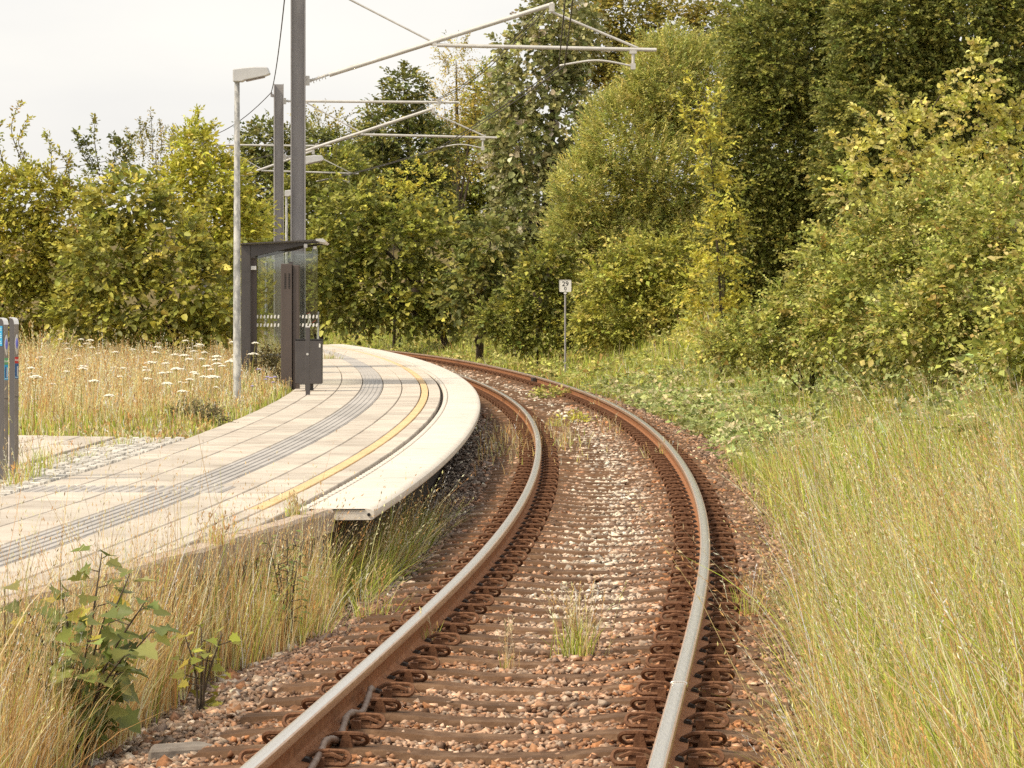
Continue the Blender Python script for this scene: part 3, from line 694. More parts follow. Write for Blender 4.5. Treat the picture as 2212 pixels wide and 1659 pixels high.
# ------------------------------------------------------------------ platform lamps
def lamp(u, Y, top, label, zb=None, rz=0.0):
    X = (u - CX) * Y / F; g = float(ground(X, Y)) - .05 if zb is None else zb
    r = empty('platform_lamp', (X, Y, 0), rz); tag(r, label, 'lamp post', 'lamp posts along the platform')
    o = MB(); o.tube([(0, 0, g), (0, 0, g + 1.5), (0, 0, top)], [.052, .048, .034], 16); auto_smooth(o.build('pole', M['galv'], r))
    o = MB(); o.prism([(-.05, 0), (-.05, .165), (.06, .180), (.22, .195), (.40, .192), (.435, .10), (.37, .075), (.10, .018), (.07, 0)], 1, -.085, .085)
    h = o.build('lamp_head', M['lamp'], r, bevel=.012, loc=(0, 0, top))
    o = MB(); o.add([(.12, -.065, .016), (.36, -.065, .068), (.36, .065, .068), (.12, .065, .016), (.12, -.065, .006), (.36, -.065, .058), (.36, .065, .058), (.12, .065, .006)], [(0, 1, 2, 3), (4, 7, 6, 5), (0, 4, 5, 1), (1, 5, 6, 2), (2, 6, 7, 3), (3, 7, 4, 0)]); o.build('lens', M['lampglass'], h)
lamp(512, 45.3, 4.50, 'tall galvanised lamp post with flat angled head standing in the meadow edge')
lamp(656, 75, 4.55, 'lamp post hidden behind the nearest mast, only its flat head showing to the right')
lamp(619, 99, 4.55, 'slim far lamp post between the two masts, above the shelter roof')
lamp(575, 112, 2.86, 'farthest slim pale lamp post seen through the shelter glass', rz=.2)

# ------------------------------------------------------------------ shelter
Ysh = 56.0; k = Ysh / F
sh = empty('platform_shelter', ((521 - CX) * k, Ysh, HP), .035); tag(sh, 'dark grey platform shelter with glass walls and a thin roof reaching towards the track', 'shelter')
for y in (0, 2.75):
    o = MB(); o.box((.075, y, 1.125), (.148, .10, 2.25)); o.build('post', M['dark'], sh, bevel=.006)
    o = MB(); o.prism([(.152, 2.25), (.152, 2.055), (1.06, 2.262), (1.26, 2.292), (1.26, 2.312)], 1, y - .03, y + .03); o.build('roof_arm', M['dark'], sh)
o = MB(); o.prism([(-.02, 2.256), (1.20, 2.320), (1.20, 2.338), (-.02, 2.274)], 1, -.12, 2.95); o.build('roof', M['dark'], sh)
o = MB(); o.prism([(1.19, 2.345), (1.31, 2.352), (1.36, 2.31), (1.33, 2.285), (1.2, 2.312)], 1, -.14, 2.97); o.build('gutter', M['brightsilver'], sh)
o = MB(); o.box((.20, .09, 1.02), (.09, .05, 2.04)); o.build('back_panel', M['brown'], sh)
o = MB(); o.box((.195, .02, 1.90 - .02), (.09, .05, .065)); o.build('sensor_box', M['white'], sh, bevel=.006)
o = MB(); o.box((1.03, -.04, 2.235), (.06, .04, .07)); o.build('glass_clamp', M['brightsilver'], sh, bevel=.006)
o = MB(); o.box((1.18, -.02, 2.205), (.06, .04, .05)); o.build('glass_clamp', M['brightsilver'], sh, bevel=.006)
def pane(c, d, name='glass_pane'):
    o = MB(); o.box(c, d); return o.build(name, M['glass'], sh)
p1 = pane((.70, .10, 1.14), (.88, .010, 2.02)); p2 = pane((1.175, .16, 1.17), (.09, .010, 2.05)); pane((.205, .78, 1.14), (.010, 1.25, 2.0)); pane((.205, 2.07, 1.14), (.010, 1.25, 2.0)); pane((.72, 2.72, 1.14), (.9, .010, 2.0))
for i in range(19):
    for z in (1.10, .965):
        x = .20 + i * .056
        if .255 < x < 1.24:
            o = MB(); o.prism([(x + a * .5 + (c * .16), z + c) for a, c in ((-.018, -.026), (.018, -.028), (.026, -.012), (.026, .014), (.014, .028), (-.018, .028), (-.026, .012), (-.026, -.014))], 1, .087, .094); o.build('dot', M['white'], p1)
o = MB(); o.box((.72, .10, .12), (.92, .03, .025)); o.build('bottom_rail', M['brightsilver'], sh)
o = MB(); o.box((.205, 1.42, .12), (.03, 2.5, .03)); o.build('bottom_rail', M['brightsilver'], sh)
o = MB(); o.box((.48, 1.4, .45), (.38, 2.0, .04)); o.box((.48, .6, .22), (.05, .05, .44)); o.box((.48, 2.2, .22), (.05, .05, .44)); o.build('bench', M['brown'], sh)

# ------------------------------------------------------------------ information column, bin, bollard post, warning sign
Y = 54.0; k = Y / F
r = empty('information_column', ((606.5 - CX) * k, Y, HP - .02)); tag(r, 'tall brown grey information column with two vent slots, in front of the shelter glass', 'column')
o = MB(); o.box((.088, .12, .975), (.172, .26, 1.95)); o.build('housing', M['brown'], r, bevel=.008)
o = MB(); o.box((.232, .14, .965), (.098, .22, 1.93)); o.build('rear_housing', M['brown'], r, bevel=.008)
o = MB(); o.box((.178, .15, .96), (.012, .18, 1.9)); o.build('seam', M['black'], r)
for x in (.070, .132):
    o = MB()
    for j in range(9): o.box((x, -.010, 1.575 + j * .027), (.028, .006, .016))
    o.build('vent_slot', M['black'], r)
o = MB(); o.box((.15, .12, 1.965), (.07, .07, .03)); o.build('top_cap', M['dark'], r)
Y = 52.5; k = Y / F
r = empty('litter_bin', ((666.5 - CX) * k, Y, HP)); tag(r, 'dark grey box shaped litter bin beside the information column', 'bin')
o = MB(); o.box((0, .15, .44), (.398, .30, .655)); o.build('body', M['dark'], r, bevel=.008)
o = MB(); o.box((0, .15, .775), (.41, .31, .018)); o.build('lid', M['black'], r, bevel=.004)
o = MB(); o.box((0, .2, .05), (.12, .1, .12)); o.build('foot', M['dark'], r)
o = MB(); o.box((.02, .12, -.005), (.46, .5, .03)); o.build('base_slab', M['slab'], r)
o = MB(); o.prism([(.155, .66), (.178, .66), (.182, .70), (.17, .72), (.158, .715)], 1, -.006, .0); o.build('sticker', M['white'], r)
Y = 50.66; k = Y / F
r = empty('bollard_post', ((665 - CX) * k, Y, HP - .01)); tag(r, 'thin dark square post with a silver cap standing in front of the litter bin', 'post')
o = MB(); o.box((0, 0, .49), (.062, .062, .98)); o.build('shaft', M['dark'], r, bevel=.005)
o = MB(); o.box((0, 0, .994), (.066, .066, .026)); o.build('cap', M['brightsilver'], r, bevel=.006)
o = MB(); o.tube([(-.004, -.036, .60), (-.004, -.03, .60)], .018, 10); o.build('screw', M['brightsilver'], r)
Y = 60.5; k = Y / F
r = empty('warning_sign', ((687 - CX) * k, Y, HP - .06)); tag(r, 'small black warning sign with a white walking figure, seen through the shelter glass', 'sign')
o = MB(); o.tube([(0, 0, 0), (0, 0, 1.22)], .020, 10); auto_smooth(o.build('post', M['galv'], r))
z0 = (CAMH - (689 - YH) * k) - HP + .06
o = MB(); o.box((-.125, -.025, z0), (.225, .006, .26)); pl = o.build('plate', M['black'], r)
o = MB(); X0 = -.150
o.prism([(X0 + .022 * math.cos(a * .785), z0 + .075 + .022 * math.sin(a * .785)) for a in range(8)], 1, -.034, -.0295)
o.prism([(X0 - .028, z0 + .05), (X0 + .026, z0 + .055), (X0 + .022, z0 - .01), (X0 - .012, z0 - .01)], 1, -.034, -.0295)
o.prism([(X0 - .014, z0 - .005), (X0 + .008, z0 - .005), (X0 - .016, z0 - .105), (X0 - .044, z0 - .105)], 1, -.0345, -.0295)
o.prism([(X0 + .002, z0 - .005), (X0 + .024, z0 - .005), (X0 + .046, z0 - .10), (X0 + .020, z0 - .105)], 1, -.0335, -.0295)
o.prism([(X0 - .024, z0 + .045), (X0 - .045, z0 + .005), (X0 - .036, z0), (X0 - .014, z0 + .03)], 1, -.034, -.0295)
o.build('walking_figure', M['white'], pl)
o = MB(); o.prism([(-.10, z0 - .06), (-.04, z0 - .02), (-.035, z0 - .028), (-.095, z0 - .07)], 1, -.034, -.0295); o.prism([(-.19, z0 + .09), (-.13, z0 + .10), (-.13, z0 + .108), (-.19, z0 + .1)], 1, -.0345, -.030); o.build('red_mark', M['red'], pl)
o = MB(); o.prism([(-.075, z0 - .09), (-.03, z0 - .10), (-.03, z0 - .115), (-.085, z0 - .112)], 1, -.034, -.0295); o.build('white_mark', M['white'], pl)

# ------------------------------------------------------------------ ticket validators at the left edge
def validator(u, Y, label, red, side_label):
    h = 1.275; d, w = .125, .036; k = Y / F
    r = empty('ticket_validator', ((u - CX) * k, Y, HP - .02), math.radians(-63)); tag(r, label, 'ticket validator', 'pair of slim ticket validators')
    o = MB(); o.prism([(0, 0), (d - .004, 0), (d - .004, h - .05), (d - .016, h - .022), (d - .045, h - .006), (0, h)], 1, -w / 2, w / 2); o.build('body', M['dark'], r, bevel=.003)
    o = MB(); o.prism([(d - .003, .02), (d + .004, .02), (d + .004, h - .05), (d - .003, h - .05)], 1, -w / 2 + .002, w / 2 - .002); fc = o.build('front_strip', M['silver'], r)
    o = MB(); o.prism([(-.002, h + .002), (-.002, h + .007), (d - .043, h + .001), (d - .012, h - .016), (d + .003, h - .046), (d + .0, h - .05), (d - .014, h - .022), (d - .045, h - .005)], 1, -w / 2 - .001, w / 2 + .001); o.build('top_trim', M['brightsilver'], r)
    def oval(rx, rz, zc, dx, m, n):
        q = MB(); ring = [(d + .004 + dx * .3, rx * math.cos(a / 16 * 2 * math.pi), zc + rz * math.copysign(abs(math.sin(a / 16 * 2 * math.pi)) ** 1.25, math.sin(a / 16 * 2 * math.pi))) for a in range(16)]
        q.add(ring + [(d + .004 + dx, 0, zc)], [(i, (i + 1) % 16, 16) for i in range(16)]); return q.build(n, M[m], fc, smooth=True)
    oval(.0165, .082, h - .205, .010, 'brightsilver', 'reader_rim'); oval(.0115, .050, h - .200, .016, 'lens', 'reader')
    def stick(z0, z1, m, n, ya=-.015, yb=.015, x=.0052):
        q = MB(); q.box((d + x - .0006, (ya + yb) / 2, (z0 + z1) / 2), (.0012, yb - ya, z1 - z0)); return q.build(n, M[m], fc)
    stick(h - .355, h - .305, 'red' if red else 'green', 'sticker'); stick(h - .475, h - .357, 'blue' if not red else 'navy', 'sticker')
    stick(h - .460, h - .375, 'navy', 'print', -.010, .002, .0064); stick(h - .468, h - .462, 'paleblue', 'print', -.013, .013, .0064); stick(h - .455, h - .378, 'white', 'print', .003, .008, .0064)
    tm = text_mesh('Ud' if red else 'Ind', .022, .0004); tm.materials.append(M['white']); t_ = link('lettering', tm, fc, (d + .0066, 0, h - .33)); t_.rotation_euler = (math.radians(90), 0, math.radians(90))
    o = MB(); o.box((d + .0035, 0, h - .62), (.003, w - .003, .004)); o.build('seam', M['black'], fc)
    if side_label:
        q = MB(); q.box((.052, -w / 2 - .0025, h - .135), (.085, .002, .155)); sl_ = q.build('notice', M['blue'], r)
        q = MB()
        for j in range(9):
            zz = h - .075 - j * .0145
            if j in (2, 6): continue
            q.box((.048 + (j % 3) * .003, -w / 2 - .0042, zz), (.066 - (j * 5 % 4) * .008, .001, .0055))
        q.build('print', M['paleblue'], sl_)
validator(2.0, 27.2, 'left one of the two dark validators, with blue notice and green sticker', False, True)
validator(24.5, 27.7, 'right of the two dark validators, with a red sticker on its front strip', True, False)

# ------------------------------------------------------------------ kilometre board
Y = 85.0; k = Y / F; X = (1221 - CX) * k; g = float(ground(X, Y))
r = empty('kilometre_board', (X, Y, g)); tag(r, 'small white kilometre board reading 29 over 0 on a thin rusty post', 'sign')
zc = CAMH - (617.5 - YH) * k - g
o = MB(); o.tube([(0, 0, -.1), (0, 0, zc - .14)], .024, 10); auto_smooth(o.build('post', M['mast'], r))
def rsq(h, rad, n=5): return [(sx * (h - rad) + rad * math.cos(a), sz * (h - rad) + rad * math.sin(a)) for sx, sz, a0 in ((1, 1, 0), (-1, 1, 90), (-1, -1, 180), (1, -1, 270)) for a in [math.radians(a0 + i * 90 / n) for i in range(n + 1)]]
o = MB(); o.prism([(x, zc + z) for x, z in rsq(.148, .03)], 1, -.04, -.03); pl = o.build('plate', M['white'], r)
o = MB(); a, b = rsq(.148, .03), rsq(.138, .024); n = len(a); o.add([(x, -.046, zc + z) for x, z in a] + [(x, -.046, zc + z) for x, z in b] + [(x, -.039, zc + z) for x, z in a] + [(x, -.039, zc + z) for x, z in b], [(i, (i + 1) % n, n + (i + 1) % n, n + i) for i in range(n)] + [(n + i, n + (i + 1) % n, 3 * n + (i + 1) % n, 3 * n + i) for i in range(n)]); o.build('rim', M['insulator'], pl)
o = MB(); o.box((0, -.01, zc - .165), (.065, .06, .08)); o.build('clamp', M['white'], r, bevel=.006)
for body, size, dz in (('29', .165, .045), ('0', .125, -.070)):
    tm = text_mesh(body, size, .0012); tm.materials.append(M['text']); t_ = link('numeral', tm, pl, (0, -.0425, zc + dz)); t_.rotation_euler = (math.radians(90), 0, 0)

# ------------------------------------------------------------------ trees and bushes
# palettes: albedo r, g, b and weight
PAL = dict(
    hornbeam=[(.040, .045, .012, 3), (.060, .062, .016, 3), (.095, .090, .024, 1.2)],
    willow=[(.120, .130, .040, 3), (.190, .190, .055, 3), (.26, .25, .075, 1.5), (.085, .095, .03, 1.5)],
    poplar=[(.075, .078, .034, 3), (.115, .112, .055, 2), (.19, .18, .11, .8), (.05, .053, .02, 1.5)],
    oak=[(.095, .085, .022, 3), (.15, .125, .030, 2), (.06, .058, .018, 2)],
    dark=[(.035, .040, .014, 3), (.055, .058, .018, 3), (.085, .080, .022, 1.5)],
    locust=[(.16, .125, .03, 3), (.10, .085, .025, 2), (.24, .18, .04, 1)],
    hazel=[(.075, .082, .020, 3), (.110, .112, .026, 3), (.155, .150, .032, 1.2), (.05, .052, .016, 1.5)],
    bright=[(.15, .15, .035, 3), (.21, .195, .05, 2), (.10, .105, .025, 2.5), (.065, .07, .018, 1)],
    lime=[(.19, .19, .050, 3), (.27, .25, .075, 2.5), (.13, .135, .035, 1.5)],
    gold=[(.24, .21, .035, 3), (.17, .16, .032, 2), (.11, .11, .03, 1)],
    bramble=[(.115, .125, .034, 3), (.175, .175, .050, 3), (.235, .225, .075, 1.6), (.075, .082, .024, 2), (.16, .12, .04, .5)],
    elder=[(.15, .14, .028, 3), (.10, .098, .022, 3), (.22, .185, .035, 1.3), (.15, .10, .035, .25)],
    dogwood=[(.105, .108, .026, 3), (.16, .150, .034, 2.5), (.070, .072, .022, 2), (.23, .19, .045, .8)],
    ash=[(.18, .175, .030, 3), (.245, .225, .040, 2), (.12, .12, .024, 2)],
    creeper=[(.105, .125, .045, 3), (.155, .175, .075, 3), (.21, .22, .11, 2), (.07, .08, .028, 1.5)],
    maple=[(.10, .115, .026, 3), (.15, .155, .032, 2), (.24, .22, .035, .8)],
)
for _k in PAL:
    _g = 1.7 if _k in ('hornbeam', 'dark', 'poplar') else 1.3
    PAL[_k] = [(min(a * 2.62 * _g, .66), min(b * 2.6 * _g, .60), c * 2.35 * _g, w_) for a, b, c, w_ in PAL[_k]]
def crown(cl, rng, lobes, L, W, pal, cov=2.2, nl=9, spray=.5, droop=.25, flat=.5, shape='leaf', up=.35, core=True, back=.35, noise=.2, rmax=1.0):
    lb = np.array([(c.x, c.y, c.z, a, b, h) for c, a, b, h in lobes])
    la = L * W * (.5 if shape == 'leaf' else .72)
    for i, (cx, cy, cz, a, b, h) in enumerate(lb):
        area = 4 * math.pi * ((a * b) ** 1.6 / 3 + (a * h) ** 1.6 / 3 + (b * h) ** 1.6 / 3) ** (1 / 1.6)
        def shell(n, k0, k1):
            d = nrm(rng.normal(0, 1, (n, 3))); d = d[(d[:, 1] < .25) | (rng.random(n) < back)]
            nz = 1 + noise * vn(d[:, 0] * 2.2 + cx, d[:, 2] * 2.2 + d[:, 1] * 1.7 + cz, 1.0, i)
            p = np.array([cx, cy, cz]) + d * np.array([a, b, h]) * (nz * rng.uniform(k0, k1, len(d)))[:, None]
            keep = np.ones(len(p), bool)
            for j, (x2, y2, z2, a2, b2, h2) in enumerate(lb):
                if j != i: keep &= (((p - (x2, y2, z2)) / (a2, b2, h2)) ** 2).sum(1) > .55
            return p[keep], nrm(d / np.array([a, b, h]))[keep]
        n = int(cov * area / (nl * la)); p, d = shell(n, .80, 1.02)
        dirs = nrm(d + np.array([0, 0, up]) + rng.normal(0, .38, d.shape))
        sprays(cl, rng, p - dirs * spray * .35, dirs, nl, spray, L, W, pal, droop, flat, shape)
        if core:
            n = int(1.3 * area / (4 * la * 3.2)); p, d = shell(n, .42, .66)
            sprays(cl, rng, p, d + rng.normal(0, .6, d.shape), 4, spray * 1.1, L * 1.8, W * 1.8, pal, droop, flat, shape)
def tree(name, label, cat, Y, lobes, pal, L, W, depth=.8, base=None, group=None, trunk=.10, seed=1, sprigs=(), **kw):
    rng = np.random.default_rng(seed); k = Y / F
    lb = []
    for q in lobes:
        u, v, ru, rv = q[:4]; dy = q[4] if len(q) > 4 else 0
        lb.append((at(u, v, Y) + Vector((0, dy, 0)), ru * k, max(min(ru, rv) * k * depth, .25), rv * k))
    bx = (base[0] if base else lobes[-1][0]); by = Y + (base[1] if base and len(base) > 1 else .2)
    bp = Vector(((bx - CX) * by / F, by, 0)); bp.z = float(ground(bp.x, bp.y)) - .05
    r = empty(name, bp); tag(r, label, cat, group)
    cl = Cloud(); crown(cl, rng, lb, L, W, PAL[pal], **kw)
    tw = MB()
    for (u0, v0, u1, v1, curve) in sprigs:      # long shoots standing out of the crown
        a, b = at(u0, v0, Y), at(u1, v1, Y); mid = (a + b) / 2 + Vector((curve * k, 0, abs(b.z - a.z) * .12)); pth = smooth_path([a, mid, b], 5)
        tw.tube([p - bp for p in pth], [.012 * (1 - .75 * i / (len(pth) - 1)) for i in range(len(pth))], 5)
        pa = np.array(pth); d = nrm(np.gradient(pa, axis=0)); q = np.repeat(pa, 3, 0) + rng.normal(0, .02, (len(pa) * 3, 3)); dd = np.repeat(d, 3, 0) + rng.normal(0, .5, (len(pa) * 3, 3))
        sprays(cl, rng, q, dd, 3, L * 1.6, L, W, PAL[pal], .2, .5, kw.get('shape', 'leaf'))
    link('crown', cl.mesh('crown', M['leaf'], bp), r)
    t = MB(); order = sorted(lb, key=lambda q: -q[0].z)
    if lb:
        top = order[0][0] - bp; t.tube([(0, 0, -.1), (top.x * .15, top.y * .2, top.z * .35), (top.x * .6, top.y * .6, top.z * .72), tuple(top)], [trunk, trunk * .8, trunk * .5, trunk * .15], 8)
    t.build('trunk', M['bark'], r, smooth=True)
    for c, a, b, h in lb[1:7]:
        e = c - bp; lmb = MB(); st = Vector((e.x * .12, e.y * .15, max(e.z * .28, .1))); lmb.tube(smooth_path([st, st.lerp(e, .55) + Vector((0, 0, .1)), e], 3), [trunk * .45, trunk * .42, trunk * .4, trunk * .33, trunk * .25, trunk * .2, trunk * .1], 6); lmb.build('limb', M['bark'], r, smooth=True)
    if sprigs: tw.build('twigs', M['bark'], r, smooth=True)['kind'] = 'stuff'
    return r
# right bank, near to far
tree('shrub', 'dark leafy shrub low at the right edge of the picture above the tall grass', 'shrub', 40, [(2180, 780, 80, 50), (2240, 690, 90, 70), (2260, 590, 90, 70)], 'bramble', .075, .05, trunk=.03, seed=11, flat=.6)
tree('bramble_bush', 'pale green bramble mound filling the right edge below the light green saplings', 'bush', 46, [(2160, 500, 120, 100), (2110, 620, 130, 110), (2200, 640, 100, 120), (2010, 700, 130, 70), (2110, 755, 130, 65), (2200, 770, 90, 60)], 'bramble', .068, .048, trunk=.03, seed=12, flat=.75, spray=.5, noise=.45, sprigs=((2000, 700, 1930, 640, -10), (2190, 420, 2150, 330, 10)))
tree('bramble_bush', 'broad pale bramble mound between the dark hedge tree and the right edge', 'bush', 49.5, [(1985, 520, 140, 90), (1900, 620, 130, 90), (2060, 440, 100, 70), (1850, 700, 130, 70), (1950, 745, 130, 55)], 'bramble', .068, .048, trunk=.03, seed=13, flat=.75, spray=.5, noise=.45, sprigs=((1900, 540, 1840, 490, -10), (1960, 450, 1900, 410, 0)))
tree('bramble_bush', 'low bramble thicket at the foot of the dark hedge tree, over the grass slope', 'bush', 54, [(1760, 660, 110, 70), (1680, 720, 110, 50), (1810, 560, 80, 70), (1600, 740, 100, 40), (1750, 750, 120, 35)], 'bramble', .068, .048, trunk=.03, seed=14, flat=.7, spray=.4, noise=.4)
tree('elm_sapling', 'light green sapling with large leaves and arching shoots in front of the dark hedge tree', 'sapling', 52, [(1900, 330, 55, 55), (1975, 300, 60, 70), (1860, 400, 55, 55), (1950, 390, 80, 60)], 'lime', .085, .062, base=(1930, .5), trunk=.03, seed=15, flat=.35, shape='round', cov=2.0, core=False, spray=.45, sprigs=((1870, 360, 1800, 295, -5), (1900, 290, 1850, 235, 0), (1960, 260, 1910, 185, -5), (2000, 260, 2050, 175, 5)))
tree('lime_sapling', 'upright pale green lime sapling near the right edge, reaching the sky line of the hedge', 'sapling', 50, [(2115, 170, 35, 70), (2100, 270, 50, 80), (2090, 370, 60, 70), (2185, 330, 45, 80)], 'lime', .08, .066, base=(2110, .5), trunk=.035, seed=16, flat=.3, shape='round', cov=2.0, core=False, spray=.4, sprigs=((2115, 140, 2105, 95, 0), (2160, 280, 2212, 210, 0), (2190, 260, 2230, 225, 0)))
tree('hornbeam', 'big dark small leaved hedge tree in the middle of the right bank', 'tree', 70, [(1700, 130, 130, 150), (1640, 330, 110, 190), (1760, 330, 130, 170), (1620, 520, 90, 140), (1730, 540, 110, 140), (1790, 60, 110, 130), (1660, 660, 110, 70), (1800, 480, 90, 120)], 'hornbeam', .082, .056, base=(1700, .8), trunk=.16, seed=17, spray=.35, flat=.45, cov=3.0)
tree('hornbeam', 'second big dark hedge tree, filling the top right corner of the picture', 'tree', 66, [(1920, 60, 130, 130), (2060, 40, 120, 120), (2180, 110, 100, 150), (1900, 230, 130, 130), (2040, 210, 120, 130), (1870, 400, 110, 110), (2020, 350, 120, 110), (2180, 300, 100, 130)], 'hornbeam', .082, .056, base=(2000, .8), trunk=.16, seed=18, spray=.35, flat=.45, cov=2.8)
tree('beech', 'dark tree tops standing behind the two hedge trees at top right', 'tree', 84, [(1700, 60, 150, 130), (1900, 80, 150, 150), (2110, 90, 150, 160), (1720, 280, 150, 160), (1930, 300, 150, 160), (2130, 320, 130, 160), (1700, 500, 120, 150), (1880, 500, 130, 120)], 'hornbeam', .13, .09, base=(1850, 1.5), trunk=.2, seed=33, spray=.5, flat=.45, cov=2.0, back=.2)
tree('cherry_sapling', 'golden green sapling with upright arching shoots against the dark hedge tree', 'sapling', 67, [(1545, 330, 35, 60), (1570, 420, 40, 60), (1530, 250, 22, 50), (1560, 520, 55, 70), (1530, 610, 70, 60), (1560, 690, 70, 50)], 'gold', .10, .055, base=(1560, .3), trunk=.03, seed=19, flat=.3, cov=1.0, core=False, spray=.4, sprigs=((1540, 300, 1490, 165, -8), (1530, 320, 1468, 215, -8), (1545, 380, 1480, 250, -5), (1560, 300, 1555, 190, 0)))
tree('willow', 'tall rounded grey green willow left of the dark hedge trees', 'tree', 93, [(1440, 190, 100, 120), (1360, 310, 110, 120), (1530, 200, 85, 130), (1290, 420, 95, 100), (1430, 370, 130, 130), (1240, 500, 60, 60), (1370, 500, 110, 90), (1500, 480, 90, 110), (1330, 585, 110, 50)], 'willow', .105, .034, base=(1420, .8), trunk=.16, seed=20, spray=.45, flat=.2, up=.9, droop=.05, cov=2.5, nl=12, sprigs=((1400, 110, 1380, 60, 0), (1460, 90, 1470, 45, 0), (1300, 330, 1265, 285, 0), (1540, 90, 1550, 50, 0)))
tree('field_maple_bush', 'bright yellow green bush in front of the willow, right of the kilometre board', 'bush', 88, [(1400, 560, 80, 55), (1330, 610, 80, 50), (1460, 640, 90, 70), (1370, 690, 110, 70), (1500, 710, 90, 60), (1300, 700, 60, 60), (1420, 735, 110, 35)], 'bright', .09, .065, trunk=.04, seed=21, spray=.5, flat=.65, cov=1.9, noise=.55)
tree('bramble_bush', 'dark green bramble bush just left of the kilometre board', 'bush', 92, [(1160, 640, 70, 55), (1230, 690, 70, 50), (1090, 690, 70, 45), (1180, 580, 60, 50), (1160, 715, 90, 40)], 'hazel', .10, .07, trunk=.03, seed=22, spray=.4, flat=.6)
tree('poplar', 'tall poplar with grey backed round leaves behind the overhead line', 'tree', 106, [(1150, 150, 85, 120), (1210, 60, 90, 90), (1120, 300, 80, 120), (1200, 260, 85, 130), (1160, 430, 80, 100), (1110, 470, 60, 80), (1230, 400, 60, 90)], 'poplar', .125, .11, base=(1170, .5), trunk=.2, seed=23, shape='round', flat=.15, cov=2.1, spray=.6, droop=.35, noise=.25)
tree('lime_tree', 'dark layered lime tree with a black hollow beside the poplar', 'tree', 103, [(1060, 520, 60, 60), (1030, 590, 60, 60), (1090, 600, 50, 50), (1000, 640, 60, 40), (1040, 665, 60, 35)], 'dark', .13, .10, base=(1035, 1.0), trunk=.12, seed=24, shape='round', flat=.65, cov=1.4, spray=.5)
tree('oak', 'olive green tree top behind the willow, along the top of the picture', 'tree', 122, [(1340, 40, 110, 60), (1450, 70, 100, 70), (1540, 60, 60, 60), (1270, 90, 80, 90), (1640, 80, 60, 60), (1400, 150, 120, 90)], 'oak', .13, .085, trunk=.25, seed=25, cov=1.5, spray=.7, noise=.35)
tree('maple', 'dark pointed maple standing tallest against the sky behind the second arm', 'tree', 128, [(875, 200, 45, 55), (850, 280, 75, 70), (905, 330, 80, 80), (820, 390, 80, 90), (900, 440, 80, 80)], 'dark', .14, .10, trunk=.2, seed=26, flat=.6, cov=1.8, spray=.6, sprigs=((875, 170, 872, 140, 0), (850, 210, 830, 180, 0)))
tree('false_acacia', 'thin yellowish tree with see through crown behind the pointed maple', 'tree', 142, [(985, 130, 35, 45), (1030, 190, 45, 50), (960, 230, 45, 50), (1040, 280, 50, 70), (990, 320, 60, 60)], 'locust', .11, .06, trunk=.12, seed=27, cov=.75, core=False, spray=.9, noise=.5, sprigs=((970, 160, 935, 100, 5), (1000, 110, 1010, 75, 0), (940, 220, 915, 170, 0)))
tree('yellowing_maple', 'small maple with yellow leaves under the second arm', 'tree', 118, [(880, 380, 50, 35), (930, 400, 50, 40), (850, 440, 60, 50)], 'gold', .12, .09, trunk=.06, seed=28, cov=.8, core=False, spray=.5, flat=.6)
tree('hazel', 'broad mid green hazel in front of the pointed maple', 'tree', 114, [(760, 470, 80, 90), (850, 520, 90, 90), (930, 520, 80, 90), (720, 560, 80, 90), (810, 620, 90, 70), (910, 620, 90, 70), (980, 570, 60, 80), (760, 670, 80, 35), (870, 680, 90, 35), (970, 680, 80, 35)], 'hazel', .14, .11, trunk=.12, seed=29, shape='round', flat=.7, cov=1.6, spray=.6)
tree('hawthorn', 'dull green bush standing right behind the shelter glass', 'tree', 121, [(700, 440, 60, 90), (690, 560, 60, 100), (640, 480, 60, 120), (640, 620, 80, 70), (730, 380, 60, 60), (690, 660, 90, 45)], 'hazel', .12, .085, trunk=.12, seed=30, flat=.6, cov=1.6, spray=.6)
tree('far_oak', 'far dark tree seen between the lamp post and the masts', 'tree', 150, [(570, 300, 50, 45), (540, 400, 70, 80), (600, 420, 70, 110), (560, 540, 80, 100), (680, 330, 60, 60), (620, 600, 90, 80)], 'dark', .16, .11, trunk=.25, seed=31, cov=1.5, spray=.7, noise=.35)
tree('far_locust', 'loose yellow olive tree tops behind the second mast', 'tree', 156, [(700, 290, 60, 50), (760, 330, 70, 60), (650, 290, 50, 40), (800, 300, 40, 40)], 'oak', .14, .09, trunk=.2, seed=32, cov=.8, core=False, spray=.9, noise=.5)
tree('sycamore', 'dense olive green tree mass behind the pointed maple and the thin yellowish tree', 'tree', 150, [(1000, 360, 90, 90), (940, 440, 100, 100), (1060, 330, 80, 110), (1080, 470, 90, 110), (790, 380, 70, 90), (730, 400, 80, 90), (1000, 520, 100, 90), (1060, 220, 50, 70)], 'hazel', .17, .12, base=(960, 1.5), trunk=.25, seed=34, cov=1.6, spray=.8, noise=.4, flat=.55)
